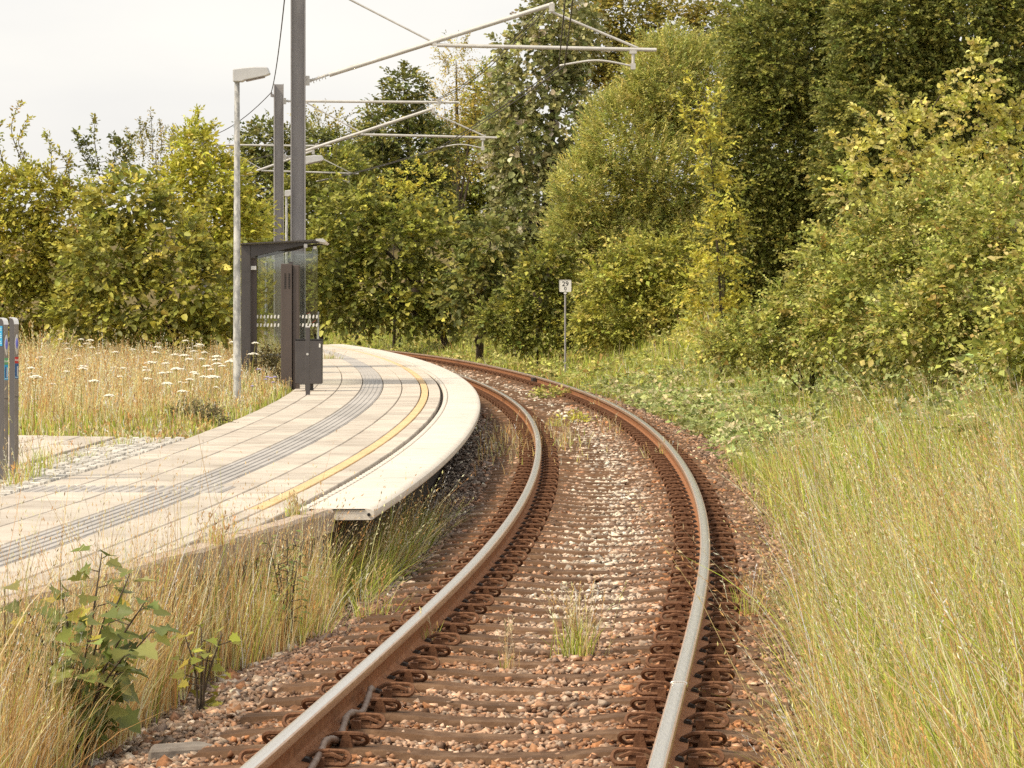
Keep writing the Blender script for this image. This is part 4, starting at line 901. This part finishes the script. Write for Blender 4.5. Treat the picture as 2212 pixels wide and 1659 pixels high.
# left hedge
tree('elder_bush', 'yellow olive elder bush at the far left of the left hedge', 'bush', 66, [(60, 430, 100, 70), (30, 540, 100, 100), (150, 480, 90, 80), (40, 660, 110, 70), (140, 590, 100, 80), (-60, 470, 80, 110)], 'elder', .09, .052, trunk=.06, seed=41, spray=.42, cov=2.2, flat=.5, sprigs=((60, 380, 40, 225, -25), (80, 390, 60, 260, -30), (110, 380, 100, 290, 5), (150, 420, 130, 330, 8), (10, 360, -5, 270, -8), (130, 400, 150, 340, 5)))
tree('dogwood_bush', 'broad dogwood with large drooping leaves in the middle of the left hedge', 'bush', 64.5, [(280, 440, 90, 70), (340, 530, 100, 90), (230, 560, 100, 100), (390, 620, 90, 100), (290, 650, 110, 90), (200, 680, 100, 60), (470, 640, 60, 90), (380, 710, 100, 45)], 'dogwood', .105, .068, trunk=.06, seed=42, spray=.45, cov=1.9, flat=.45, shape='round', sprigs=((420, 500, 445, 430, 5), (440, 560, 520, 520, 0)))
tree('ash_tree', 'feathery light green ash at the right end of the left hedge, beside the lamp post', 'tree', 70, [(425, 330, 45, 60), (410, 400, 70, 60), (470, 400, 60, 70), (460, 490, 75, 80), (510, 540, 45, 90), (540, 470, 30, 60), (520, 650, 45, 80)], 'ash', .10, .045, trunk=.09, seed=43, spray=.5, cov=2.3, flat=.35, nl=12, up=.6, sprigs=((425, 290, 428, 240, 0), (410, 330, 385, 290, 0), (445, 310, 460, 270, 0)))
tree('birch', 'thin twiggy birch top sticking up behind the left hedge', 'tree', 78, [(335, 330, 50, 50), (300, 370, 60, 50), (370, 350, 40, 50)], 'oak', .055, .042, trunk=.05, seed=44, cov=.6, core=False, spray=.5, up=1.2, noise=.5, sprigs=((330, 330, 325, 240, 0), (310, 340, 300, 260, 0), (350, 330, 345, 265, 0), (290, 350, 272, 280, 0), (370, 340, 375, 280, 0), (320, 300, 312, 268, 0)))
tree('apple_tree', 'dark leaved apple shoots rising above the middle of the left hedge', 'tree', 68, [(225, 385, 45, 30)], 'dark', .10, .065, trunk=.05, seed=45, cov=1.0, core=False, spray=.4, sprigs=((215, 370, 205, 262, -6), (235, 380, 250, 300, 8), (200, 370, 165, 290, -10), (260, 380, 285, 300, 6), (215, 380, 185, 310, -8), (275, 380, 262, 310, 3)))

# ------------------------------------------------------------------ ground cover: brambles and grass
G = dict(straw=np.array([.76, .52, .23]), pale=np.array([.82, .68, .43]), orange=np.array([.68, .38, .15]), green=np.array([.33, .42, .06]), lime=np.array([.56, .61, .12]), dark=np.array([.13, .14, .03]))
def gcol(rng, n, mix, jit=.2):
    ks = list(mix); w = np.array([mix[k] for k in ks], float); c = np.stack([G[k] for k in ks])[rng.choice(len(ks), n, p=w / w.sum())]
    return np.clip(c * np.exp(rng.normal(0, jit * 2.0, (n, 1))), .01, .85)
def field(name, rng, n, srange, orange, hfun, mixf, w, lean=(-.22, 0), zfun=None, seg=2, stalk=.0, seedn=5, bend=(.1, .7), keep=None, sL=.028, sW=.009, leanj=.22):
    s = rng.uniform(*srange, n); o = rng.uniform(*orange, n)
    if keep is not None:
        kk = keep(s, o, rng); s, o = s[kk], o[kk]; n = len(s)
    p = P(s, o, 0.0); p[:, 2] = ground(p[:, 0], p[:, 1]) if zfun is None else zfun(s, o)
    h = hfun(s, o) * np.exp(rng.normal(0, .24, n)); cl = Cloud()
    ln = np.array(lean) + rng.normal(0, leanj, (n, 2))
    sel = rng.random(n) < stalk
    C = np.zeros((n, 3)); ms = mixf(s, o, rng)
    C = np.clip(ms, .01, .85)
    b = ~sel
    if b.any(): blades(cl, rng, p[b], h[b] * .8, w * np.exp(rng.normal(0, .25, b.sum())), ln[b], rng.uniform(*bend, b.sum()), C[b], seg)
    if sel.any():
        cs = gcol(rng, sel.sum(), dict(straw=3, pale=3, orange=1.2)); cen = blades(cl, rng, p[sel], h[sel] * 1.15, np.full(sel.sum(), w * .62), ln[sel], rng.uniform(.05, .4, sel.sum()), cs, max(seg, 3))
        seedheads(cl, rng, cen, np.clip(cs * 1.08, 0, .9), seedn, sL, sW)
    return tag(link(name, cl.mesh(name, M['grass'])), kind='stuff')
def mixer(*zones):               # zones: (function giving weight, mix)
    def f(s, o, rng):
        n = len(s); W = np.stack([np.clip(z[0](s, o), 0.001, None) for z in zones], 1); W = W / W.sum(1, keepdims=True)
        z = (rng.random(n)[:, None] > np.cumsum(W, 1)).sum(1); z = np.minimum(z, len(zones) - 1)
        C = np.zeros((n, 3))
        for i, q in enumerate(zones):
            m = z == i
            if m.any(): C[m] = gcol(rng, m.sum(), q[1])
        return C
    return f
rg = np.random.default_rng(50)
STRAW = dict(straw=4, pale=2, orange=1.6, lime=.8); GREEN = dict(lime=4.5, green=3, pale=.5, straw=.2); MIXED = dict(straw=2, lime=3, pale=1.2, green=1)
# right verge
edge_n = lambda s: 1.20 + .13 * vn(s, s * 0 + 3, 1.1) + np.clip((s - 20) * .02, 0, .35) - .18 * np.clip(4.5 - s, 0, 1)
field('verge_grass', rg, 24000, (2.0, 14), (.95, 3.6), lambda s, o: np.interp(o, [1.0, 1.4, 2.0, 3], [.20, .46, .74, .82]), mixer((lambda s, o: 1.5 - .17 * s + .7 * vn(s, o, 1.2) + .4 * np.exp(-(o - 1.2) / .3), dict(straw=4, pale=2, orange=2)), (lambda s, o: .2 + .03 * s, MIXED), (lambda s, o: .20 + .16 * s - .7 * vn(s, o, 1.2), GREEN)), .0072, lean=(-.20, .02), leanj=.30, seg=4, stalk=.10, sL=.024, sW=.005, keep=lambda s, o, r: (o > edge_n(s) + r.normal(0, .07, len(s))))
field('verge_grass', rg, 25000, (14, 32), (1.1, 4.6), lambda s, o: np.interp(o, [1.1, 1.6, 2.4, 4], [.24, .42, .50, .42]), mixer((lambda s, o: .05 + .6 * vn(s, o, .9) + .8 * np.exp(-(o - 1.3) / .3), STRAW), (lambda s, o: .2 + .3 * vn(s, o, .8, 2), MIXED), (lambda s, o: 1.2 + .05 * (s - 14) + .4 * (o - 1.6), GREEN)), .0105, lean=(-.16, .0), leanj=.28, seg=3, stalk=.035, seedn=5, sL=.028, sW=.007, keep=lambda s, o, r: (o > edge_n(s) + r.normal(0, .1, len(s))))
field('bank_grass', rg, 26000, (30, 62), (1.5, 4.6), lambda s, o: np.interp(o, [1.7, 2.4, 4, 6], [.20, .32, .40, .35]), mixer((lambda s, o: .25 + .35 * vn(s, o, .7), MIXED), (lambda s, o: 1.0 + 0 * s, GREEN), (lambda s, o: .10 + .25 * vn(s, o, .6, 5), STRAW)), .013, lean=(-.1, 0), seg=2, stalk=.05, seedn=3, keep=lambda s, o, r: (r.random(len(s)) < .55 + .45 * vn(s, o, .8, 4)) & (o > 1.75 + .25 * vn(s, o * 0, .5)) & ((o > 2.7 + .3 * vn(s, o, .6, 9)) | (r.random(len(s)) < .3)))
field('bank_grass', rg, 24000, (60, 128), (1.9, 7.5), lambda s, o: np.interp(o, [1.9, 3, 5, 7], [.22, .42, .5, .5]), mixer((lambda s, o: .3 + .5 * vn(s, o, .4), dict(straw=2, orange=2, lime=2)), (lambda s, o: 1.1 + 0 * s, GREEN)), .022, lean=(-.05, 0), seg=2, stalk=.03, seedn=3)
field('verge_stalks', rg, 900, (2.2, 13), (1.35, 3.4), lambda s, o: .86 + 0 * s, mixer((lambda s, o: 1 + 0 * s, dict(pale=3, straw=2))), .0075, lean=(-.30, 0), leanj=.18, seg=4, stalk=1.0, seedn=8, sL=.022, sW=.006)
field('verge_stalks', rg, 500, (12, 28), (1.5, 4.2), lambda s, o: .72 + 0 * s, mixer((lambda s, o: 1 + 0 * s, dict(pale=3, straw=2))), .011, lean=(-.28, 0), leanj=.18, seg=4, stalk=1.0, seedn=8, sL=.03, sW=.008)
# meadow behind the platform
def near_path(s, o): return (-o) > 4.32
field('meadow_grass', rg, 62000, (24, 62), (-9.2, -4.3), lambda s, o: np.interp(-o - 4.3 + np.clip(s - 28.5, -3, 1.6) * .5, [0, .6, 1.5, 2.8], [.06, .12, .32, .45]),
      mixer((lambda s, o: 1.0 + .5 * vn(s, o, .7) - 1.3 * np.clip(1.2 - (-o - 4.3), 0, 1) - 1.5 * np.clip(29.5 - s, 0, 1), dict(straw=4, orange=3, pale=1.5)), (lambda s, o: .35 + .8 * np.clip(1.2 - (-o - 4.3), 0, 1) + 1.2 * np.clip(29.5 - s, 0, 1), GREEN), (lambda s, o: .3 + 0 * s, MIXED)), .012, lean=(-.02, 0), seg=2, stalk=.30, seedn=4, sL=.035, sW=.012, leanj=.16,
      keep=lambda s, o, r: s > 26.3 + np.clip(-o - 4.3, 0, 9) * .42 + .1 * r.normal(0, 1, len(s)))
field('hedge_foot_grass', rg, 9000, (60, 92), (-12, -4.2), lambda s, o: .5 + 0 * s, mixer((lambda s, o: 1 + 0 * s, STRAW), (lambda s, o: .5 + 0 * s, GREEN)), .02, seg=2, stalk=.2, seedn=3)
field('platform_end_grass', rg, 5000, (94, 118), (-6, -1.2), lambda s, o: .36 + 0 * s, mixer((lambda s, o: 1 + 0 * s, dict(straw=2, orange=2, lime=1)), (lambda s, o: .6 + 0 * s, GREEN)), .02, seg=2, stalk=.1, seedn=3)
# dry grass in front of the platform's near end
field('foreground_grass', rg, 34000, (2.2, 13.6), (-3.0, -1.25), lambda s, o: np.interp(-o - cop(s), [-.8, -.4, -.1, .1], [.36, .68, .95, .98]) * np.interp(s, [2, 5, 9, 13.6], [1.15, 1.1, 1.0, .72]), mixer((lambda s, o: 1.3 + .5 * vn(s, o, 1.3) - .05 * np.clip(s - 8, 0, 9), dict(straw=5, pale=2, orange=3)), (lambda s, o: .28 + .05 * np.clip(s - 7, 0, 9), MIXED), (lambda s, o: .12 + .06 * np.clip(s - 8, 0, 9), GREEN)), .0056, lean=(.02, 0), seg=3, stalk=.16, sL=.022, sW=.005, leanj=.2, zfun=lambda s, o: np.full(len(s), -.42),
      keep=lambda s, o, r: (-o < cop(s) - .02) & (-o > np.interp(s, [2, 6, 9.2, 10.0, 10.8, 12.2, 13.6], [1.80, 1.88, 1.92, 1.70, 1.48, 1.50, 1.72]) + .06 * vn(s, s * 0, 2.0) + r.normal(0, .05, len(s))))
field('platform_foot_grass', rg, 5200, (13.4, 24), (-1.95, -1.42), lambda s, o: np.interp(s, [13.4, 16, 24], [.55, .5, .3]), mixer((lambda s, o: .6 + 0 * s, MIXED), (lambda s, o: .7 + 0 * s, dict(green=3, dark=2, lime=2)), (lambda s, o: .35 + 0 * s, STRAW)), .0075, lean=(.25, -.05), seg=3, stalk=.08, bend=(.3, 1.0), zfun=lambda s, o: np.full(len(s), -.42), keep=lambda s, o, r: (r.random(len(s)) < np.interp(s, [13, 15, 17, 24], [.9, 1, .7, .2])))
field('track_grass', rg, 3600, (28, 47), (-1.5, .55), lambda s, o: .20 + 0 * s, mixer((lambda s, o: 1 + 0 * s, dict(straw=2, orange=2, pale=1)), (lambda s, o: .5 + 0 * s, MIXED)), .011, lean=(0, 0), seg=2, stalk=.12, seedn=4, zfun=lambda s, o: bed_z(s, o), keep=lambda s, o, r: r.random(len(s)) < np.exp(-((s - 36) / 4) ** 2 - ((o + .95) / .45) ** 2) + .8 * np.exp(-((s - 38) / 3.5) ** 2 - ((o + .35) / .22) ** 2) + .6 * np.exp(-((s - 42) / 3) ** 2 - ((o - .45) / .2) ** 2))
field('track_grass', rg, 1500, (2.1, 3.4), (-.5, .62), lambda s, o: np.interp(s, [2, 3.4], [.30, .10]), mixer((lambda s, o: .6 + 0 * s, MIXED), (lambda s, o: .7 + 0 * s, STRAW), (lambda s, o: .3 + 0 * s, GREEN)), .0055, lean=(.03, 0), seg=3, stalk=.12, zfun=lambda s, o: bed_z(s, o), keep=lambda s, o, r: r.random(len(s)) < .35 + .5 * vn(s, o, 3))
field('foreground_grass', rg, 7000, (3.2, 8.6), (-2.75, -1.85), lambda s, o: .62 + 0 * s, mixer((lambda s, o: 1 + 0 * s, dict(straw=4, pale=2, orange=2.5)), (lambda s, o: .3 + 0 * s, MIXED)), .0056, lean=(.05, 0), leanj=.25, seg=3, stalk=.2, sL=.022, sW=.005, zfun=lambda s, o: np.full(len(s), -.42), keep=lambda s, o, r: (-o < cop(s) - .02))
# creeping brambles on the right slope
def cover(name, rng, n, srange, orange, hmax, L, W, pal, keep, nl=7, spray=.35, zoff=0):
    s = rng.uniform(*srange, n); o = rng.uniform(*orange, n); kk = keep(s, o, rng); s, o = s[kk], o[kk]; p = P(s, o, 0.0)
    p[:, 2] = np.maximum(ground(p[:, 0], p[:, 1]), np.where(np.abs(o) < 2.2, bed_z(s, o), -9)) + hmax(s, o) * rng.uniform(.25, 1, len(s)) + zoff
    d = rng.normal(0, 1, (len(s), 3)); d[:, 2] = np.abs(d[:, 2]) * .4 + .1; cl = Cloud()
    sprays(cl, rng, p, d, nl, spray, L, W, PAL[pal], .3, .85)
    return tag(link(name, cl.mesh(name, M['leaf'])), kind='stuff')
cover('bramble_cover', rg, 6500, (27, 64), (1.45, 6.5), lambda s, o: .16 + .22 * np.clip(vn(s, o, .7, 8) + .4, 0, 1.3) + .25 * np.clip(o - 3.5, 0, 3), .10, .07, 'creeper', lambda s, o, r: ((vn(s, o, .55, 8) > -.05) | ((o < 2.9) & (s > 31) & (vn(s, o, .5, 8) > -.55))) & (r.random(len(s)) < .8) & (o > 1.75 + .3 * vn(s, s * 0, .8) - .25 * np.exp(-((s - 33) / 4) ** 2)))
cover('bramble_cover', rg, 5200, (60, 130), (1.9, 9), lambda s, o: .2 + .25 * np.clip(vn(s, o, .5, 8) + .3, 0, 1.3) + .3 * np.clip(o - 4, 0, 4), .12, .085, 'bramble', lambda s, o, r: (vn(s, o, .4, 8) > -.2), spray=.5)

# ------------------------------------------------------------------ single plants
def tuft(name, label, cat, s, o, n, h, mix, spread=.05, w=.006, lean=(0, 0), leanj=.25, stalk=.3, seed=1, z=None, group=None, sL=.025):
    rng = np.random.default_rng(seed); p0 = P(s, o, 0.0)
    zz = float(bed_z(s, o)) if z is None else z
    b = np.array([p0[0], p0[1], zz - .01]); r = empty(name, b.tolist()); tag(r, label, cat, group)
    p = np.zeros((n, 3)); p[:, :2] = rng.normal(0, spread, (n, 2)); hh = h * rng.uniform(.45, 1.05, n)
    ln = np.array(lean) + rng.normal(0, leanj, (n, 2)) + p[:, :2] * 2.0; C = gcol(rng, n, mix); k = rng.random(n) < stalk
    cl = Cloud(); blades(cl, rng, p[~k], hh[~k] * .75, np.full((~k).sum(), w), ln[~k], rng.uniform(.1, .8, (~k).sum()), C[~k], 3); link('leaf_blades', cl.mesh('leaf_blades', M['grass']), r)['kind'] = 'stuff'
    if k.any():
        cl = Cloud(); cs = gcol(rng, k.sum(), dict(straw=2, pale=2, orange=.6)); cen = blades(cl, rng, p[k], hh[k] * 1.1, np.full(k.sum(), w * .6), ln[k] * .7, rng.uniform(.05, .4, k.sum()), cs, 4); seedheads(cl, rng, cen, cs, 6, sL, sL * .32); link('seed_stalks', cl.mesh('seed_stalks', M['grass']), r)['kind'] = 'stuff'
    return r
def sof(u, v, z):
    Y = F * (CAMH - z) / (v - YH); q = inv((u - CX) * Y / F, Y); return float(q[0]), float(q[1])
TG = dict(lime=3, green=2, straw=1.5, pale=1)
for (u, v, n, h, sp, lab, sd_, mix) in (
    (1245, 1425, 170, .40, .05, 'largest green grass tuft growing between the rails', 61, TG),
    (1095, 1450, 26, .30, .02, 'thin dry grass tuft between the rails, left of the largest tuft', 62, STRAW),
    (925, 1412, 30, .26, .03, 'small green tuft growing against the inside of the inner rail', 63, TG),
    (660, 1365, 90, .30, .09, 'green tuft in the ballast outside the inner rail', 64, TG),
    (800, 1335, 70, .34, .07, 'bushy tuft beside the inner rail, above the near ballast heap', 65, TG),
    (1620, 1340, 70, .36, .06, 'tuft standing apart from the verge beside the outer rail clips', 66, TG),
    (1205, 925, 60, .26, .09, 'yellow green weed tuft between the rails beyond the largest tuft', 67, dict(lime=3, straw=1)),
    (1310, 890, 90, .30, .12, 'dry straw tuft leaning on the inside of the outer rail in the bend', 68, STRAW),
    (1430, 1000, 80, .28, .10, 'straw tuft beside the sleepers inside the outer rail', 69, MIXED)):
    s_, o_ = sof(u, v, -.22); tuft('grass_tuft', lab, 'grass tuft', s_, o_, n, h, mix, sp, .006 + .00012 * max(0, s_ - 10) * 2, seed=sd_, group='grass tufts growing in the ballast')
s_, o_ = sof(636, 1112, HP); tuft('grass_tuft', 'small green tuft growing in a joint near the platform edge', 'grass tuft', s_, o_, 70, .17, TG, .03, seed=71, z=HP, group='grass tufts on the platform')
s_, o_ = sof(470, 1172, HP); tuft('grass_tuft', 'brownish weed tuft on the coping at the near end of the platform', 'grass tuft', s_, o_, 80, .20, dict(straw=1, orange=2, lime=1), .05, seed=72, z=HP, group='grass tufts on the platform')
s_, o_ = sof(712, 775, HP); tuft('grass_tuft', 'straggly tuft on the far paving behind the litter bin', 'grass tuft', s_, o_, 90, .22, TG, .12, .012, seed=73, z=HP, group='grass tufts on the platform')
for i, (u, v, h) in enumerate(((70, 1030, .50), (45, 1040, .34), (100, 1012, .40), (20, 1048, .22), (140, 1000, .20), (180, 985, .16), (215, 965, .22), (270, 960, .18), (330, 955, .16))):
    s_, o_ = sof(u, v, HP); tuft('weed_clump', ['tallest weed clump at the foot of the validators', 'weed clump in front of the right validator', 'weed clump just right of the validators', 'low weeds under the left validator', 'small weed tuft among the cobbles near the validators', 'second small weed tuft among the cobbles', 'weed tuft in the middle of the cobble strip', 'weed tuft towards the far end of the cobbles', 'last weed tuft among the cobbles before the meadow'][i], 'weed', s_, o_, 60 if i < 4 else 40, h, dict(lime=3, green=2, straw=2, pale=1), .05 if i < 4 else .07, .007, seed=80 + i, z=HP - .02, group='weeds around the validators and cobbles')
q = at(82, 748, 47); qs, qo = (float(v) for v in inv(q.x, q.y)); tuft('reed_grass_clump', 'tall clump of dry reed grass in the meadow behind the validators', 'grass clump', qs, qo, 90, 1.05, dict(straw=2, orange=2, pale=1), .10, .012, lean=(.02, 0), leanj=.10, stalk=.75, seed=95, z=.25, sL=.05)
# pale arching grass at the right edge
for i, (u, v, Y, lab) in enumerate(((2230, 1130, 26, 'pale arching grass clump leaning in from the right edge'), (2180, 1330, 21, 'pale straw clump below the arching clump at the right edge'), (1990, 1180, 25, 'tall pale stalks leaning left in the middle of the verge'))):
    q = at(u, v, Y); qs, qo = (float(t) for t in inv(q.x, q.y)); tuft('grass_clump', lab, 'grass clump', qs, qo, 130, .95, dict(pale=4, straw=1), .12, .007, lean=(-.55 if i == 0 else -.3, 0), leanj=.16, stalk=.6, seed=97 + i, z=float(ground(q.x, q.y)), group='pale grass clumps on the right verge', sL=.034)

# maple sapling and small shrubs in the left foreground
def sapling(name, label, u, v, Y, z, stems, L, W, pal, seed, shape='maple', col_i='leaf', per=11):
    rng = np.random.default_rng(seed); X = (u - CX) * Y / F; b = Vector((X, Y, z)); r = empty(name, b); tag(r, label, 'sapling' if 'sapling' in name else 'shrub')
    n = 0
    for (du, dv, lean) in stems:
        tip = at(u + du, dv, Y + lean) - b; mid = tip * .5 + Vector((-tip.x * .15, 0, .05)); pth = smooth_path([Vector((rng.uniform(-.04, .04), rng.uniform(-.04, .04), 0)), mid, tip], 5)
        st = MB(); st.tube(pth, [.009 * (1 - .7 * i / 10) for i in range(len(pth))], 6); so2 = st.build('stem', M['bark'], r, smooth=True)
        pa = np.array(pth); m = per
        for j in range(m):
            t = .25 + .75 * j / (m - 1); c = np.array([np.interp(t * (len(pa) - 1), np.arange(len(pa)), pa[:, i]) for i in range(3)])
            ang = rng.uniform(0, 2 * math.pi); out = np.array([math.cos(ang), math.sin(ang), .25]); pet = rng.uniform(.05, .12) * (1.2 - .6 * t); e = c + out * pet
            cl = Cloud(); k = rng.uniform(.6, 1.15) * (1.1 - .35 * t)
            leaves(cl, e[None], (out + np.array([0, 0, -.75 + .3 * t]))[None] + rng.normal(0, .2, (1, 3)), np.array([[out[0] * .5, out[1] * .5 - .25, .75]]) + rng.normal(0, .25, (1, 3)), L * k, W * k, np.clip(pick_cols(rng, 1, pal, .2), .02, .6), fold=.28, shape=shape)
            lf = link('leaf', cl.mesh('leaf', M['leaf']), r); n += 1
            if j % 2 == 0:
                pt = MB(); pt.tube([c, e], .0025, 4); pt.build('leaf_stalk', M['bark'], so2)
MAPF = [(.17, .205, .05, 3), (.25, .28, .075, 2), (.36, .35, .12, 1), (.50, .42, .06, .5)]
sapling('maple_sapling', 'young maple with large lobed leaves among the dry grass at lower left', 170, 1560, 15.6, -.40, ((-110, 1320, -.3), (-40, 1260, .2), (50, 1195, .4), (110, 1240, .1), (150, 1290, -.2), (20, 1380, -.5), (-150, 1400, -.4), (110, 1400, -.4), (-80, 1330, .2), (160, 1360, .2), (60, 1320, -.3)), .125, .125, MAPF, 101, per=18)
sapling('maple_sapling', 'single maple shoot at the left edge, in front of the platform coping', 8, 1500, 15.2, -.40, ((2, 1270, 0),), .12, .12, MAPF, 102, per=6)
sapling('shrub', 'small yellow green shrub by the ballast, right of the young maple', 435, 1450, 17.0, -.40, ((-35, 1375, 0), (0, 1360, .1), (45, 1370, 0), (20, 1395, -.2)), .075, .075, [(.42, .38, .06, 2), (.30, .31, .06, 2)], 103, per=9)
sapling('shrub', 'willowherb like green plant against the wall post at the end of the platform', 620, 1300, 20.0, -.40, ((-40, 1170, 0), (0, 1150, .1), (35, 1165, 0), (15, 1210, -.2), (-20, 1215, -.2)), .07, .028, [(.19, .23, .07, 2), (.27, .29, .09, 2)], 104, shape='leaf', per=22)
# bramble clump and small weed on the far track
def clump(name, label, cat, u, v, Y, ru, rv, L, W, pal, n, seed, flat=.75):
    rng = np.random.default_rng(seed); c = at(u, v, Y); s_, o_ = inv(c.x, c.y); zb = max(float(ground(c.x, c.y)), float(bed_z(s_, o_)) if abs(o_) < 2.2 else -9); b = Vector((c.x, Y, zb)); r = empty(name, b); tag(r, label, cat); k = Y / F
    d = nrm(rng.normal(0, 1, (n, 3))); d[:, 2] = np.abs(d[:, 2]); p = d * np.array([ru * k, ru * k * .7, max(c.z - zb + rv * k, .1)]) * rng.uniform(.4, 1, (n, 1)) ** .5; cl = Cloud()
    sprays(cl, rng, p, d + rng.normal(0, .4, d.shape), 6, .22, L, W, PAL[pal] if isinstance(pal, str) else pal, .3, flat); link('foliage', cl.mesh('foliage', M['leaf']), r)['kind'] = 'stuff'
    st = MB(); st.tube([(0, 0, -.03), (.05, .02, .1), (ru * k * .6, 0, .15)], .008, 5); st.build('stem', M['bark'], r)
clump('bramble_clump', 'bramble clump creeping over the outer rail in the bend', 'bramble', 1190, 850, 66, 36, 4, .075, .05, 'bramble', 80, 111)
clump('dandelion', 'flat yellow green weed lying between the rails in the bend', 'weed', 1235, 912, 53.5, 30, 6, .07, .03, 'gold', 40, 112)
clump('lavender_tuft', 'dull grey green low bush at the meadow edge by the paving', 'bush', 420, 905, 39.5, 60, 22, .045, .016, [(.20, .17, .08, 2), (.13, .12, .06, 2), (.30, .24, .12, 1)], 420, 113, .3)
clump('rose_bush', 'low dark brown leaved bush at the foot of the shelter', 'bush', 580, 775, 55.2, 40, 20, .05, .03, [(.10, .085, .03, 2), (.17, .13, .045, 2), (.06, .05, .02, 1)], 260, 114, .4)

# white umbels and violet flowers in the meadow
def umbel(seed, R, col_, h):
    rng = random.Random(seed); st = MB(); st.tube([(0, 0, 0), (rng.uniform(-.02, .02), 0, h * .5), (rng.uniform(-.05, .05), rng.uniform(-.05, .05), h)], [.005, .004, .003], 5)
    tip = Vector(st.v[-1]); tip = Vector((sum(v[0] for v in st.v[-5:]) / 5, sum(v[1] for v in st.v[-5:]) / 5, h)); hd = MB()
    for i in range(19):
        a = i * 2.4; rr = R * math.sqrt((i + .3) / 19); c = tip + Vector((rr * math.cos(a), rr * math.sin(a), .03 - .35 * rr * rr / R + rng.uniform(-.003, .003))); q = R * .27
        hd.add([c + Vector((q * math.cos(j * 1.047), q * math.sin(j * 1.047), 0)) for j in range(6)] + [c + Vector((0, 0, q * .5)), c - Vector((0, 0, q * .3))], [(j, (j + 1) % 6, 6) for j in range(6)] + [((j + 1) % 6, j, 7) for j in range(6)])
        if i % 2 == 0: st.tube([tip, c], .0014, 3)
    return st.mesh('stem', [M['stalk']]), hd.mesh('flower_head', [col_])
M['stalk'] = mat('stalk', (.30, .28, .08), .8); M['umbel'] = mat('umbel', (.80, .77, .68), .8); M['violet'] = mat('violet', (.42, .36, .72), .8)
UM = [umbel(i, R, M['umbel'], h) for i, (R, h) in enumerate(((.055, .58), (.065, .50), (.045, .68), (.06, .54), (.04, .48)))]; VI = [umbel(20 + i, .03, M['violet'], h) for i, h in enumerate((.36, .30))]
rf = np.random.default_rng(120)
def flower(kind, X, Y, i, name, label, group):
    st, hd = kind[i % len(kind)]; z = float(ground(X, Y)); r = empty(name, (X, Y, z - .01), rf.uniform(0, 6)); k = rf.uniform(.8, 1.2); r.scale = (k, k, k); tag(r, label, 'flower', group)
    link('stem', st, r); link('flower_head', hd, r)
for i in range(150):
    c = rf.random()
    if c < .4: u, v = rf.normal(470, 90), rf.normal(805, 30)
    elif c < .8: u, v = rf.uniform(60, 520), rf.uniform(755, 850)
    else: u, v = rf.uniform(120, 560), rf.uniform(735, 765)
    Y = min(F * (CAMH - .80) / max(v - YH, 40), 62); X = (u - CX) * Y / F; s_, o_ = inv(X, Y)
    if o_ > -4.5 or Y < 37: continue
    flower(UM, X, Y, i, 'wild_carrot', 'white flat topped wild carrot flower standing in the dry meadow left of the platform', 'wild carrot flowers in the meadow')
for i, (u, v) in enumerate(((560, 798), (575, 803), (598, 795), (590, 810), (570, 812), (605, 815), (582, 818), (548, 792))):
    Y = 50.5 - i * .3; X = (u - CX) * Y / F; flower(VI, X, Y, i, 'scabious', 'small violet scabious flower in the grass below the shelter', 'violet flowers below the shelter')
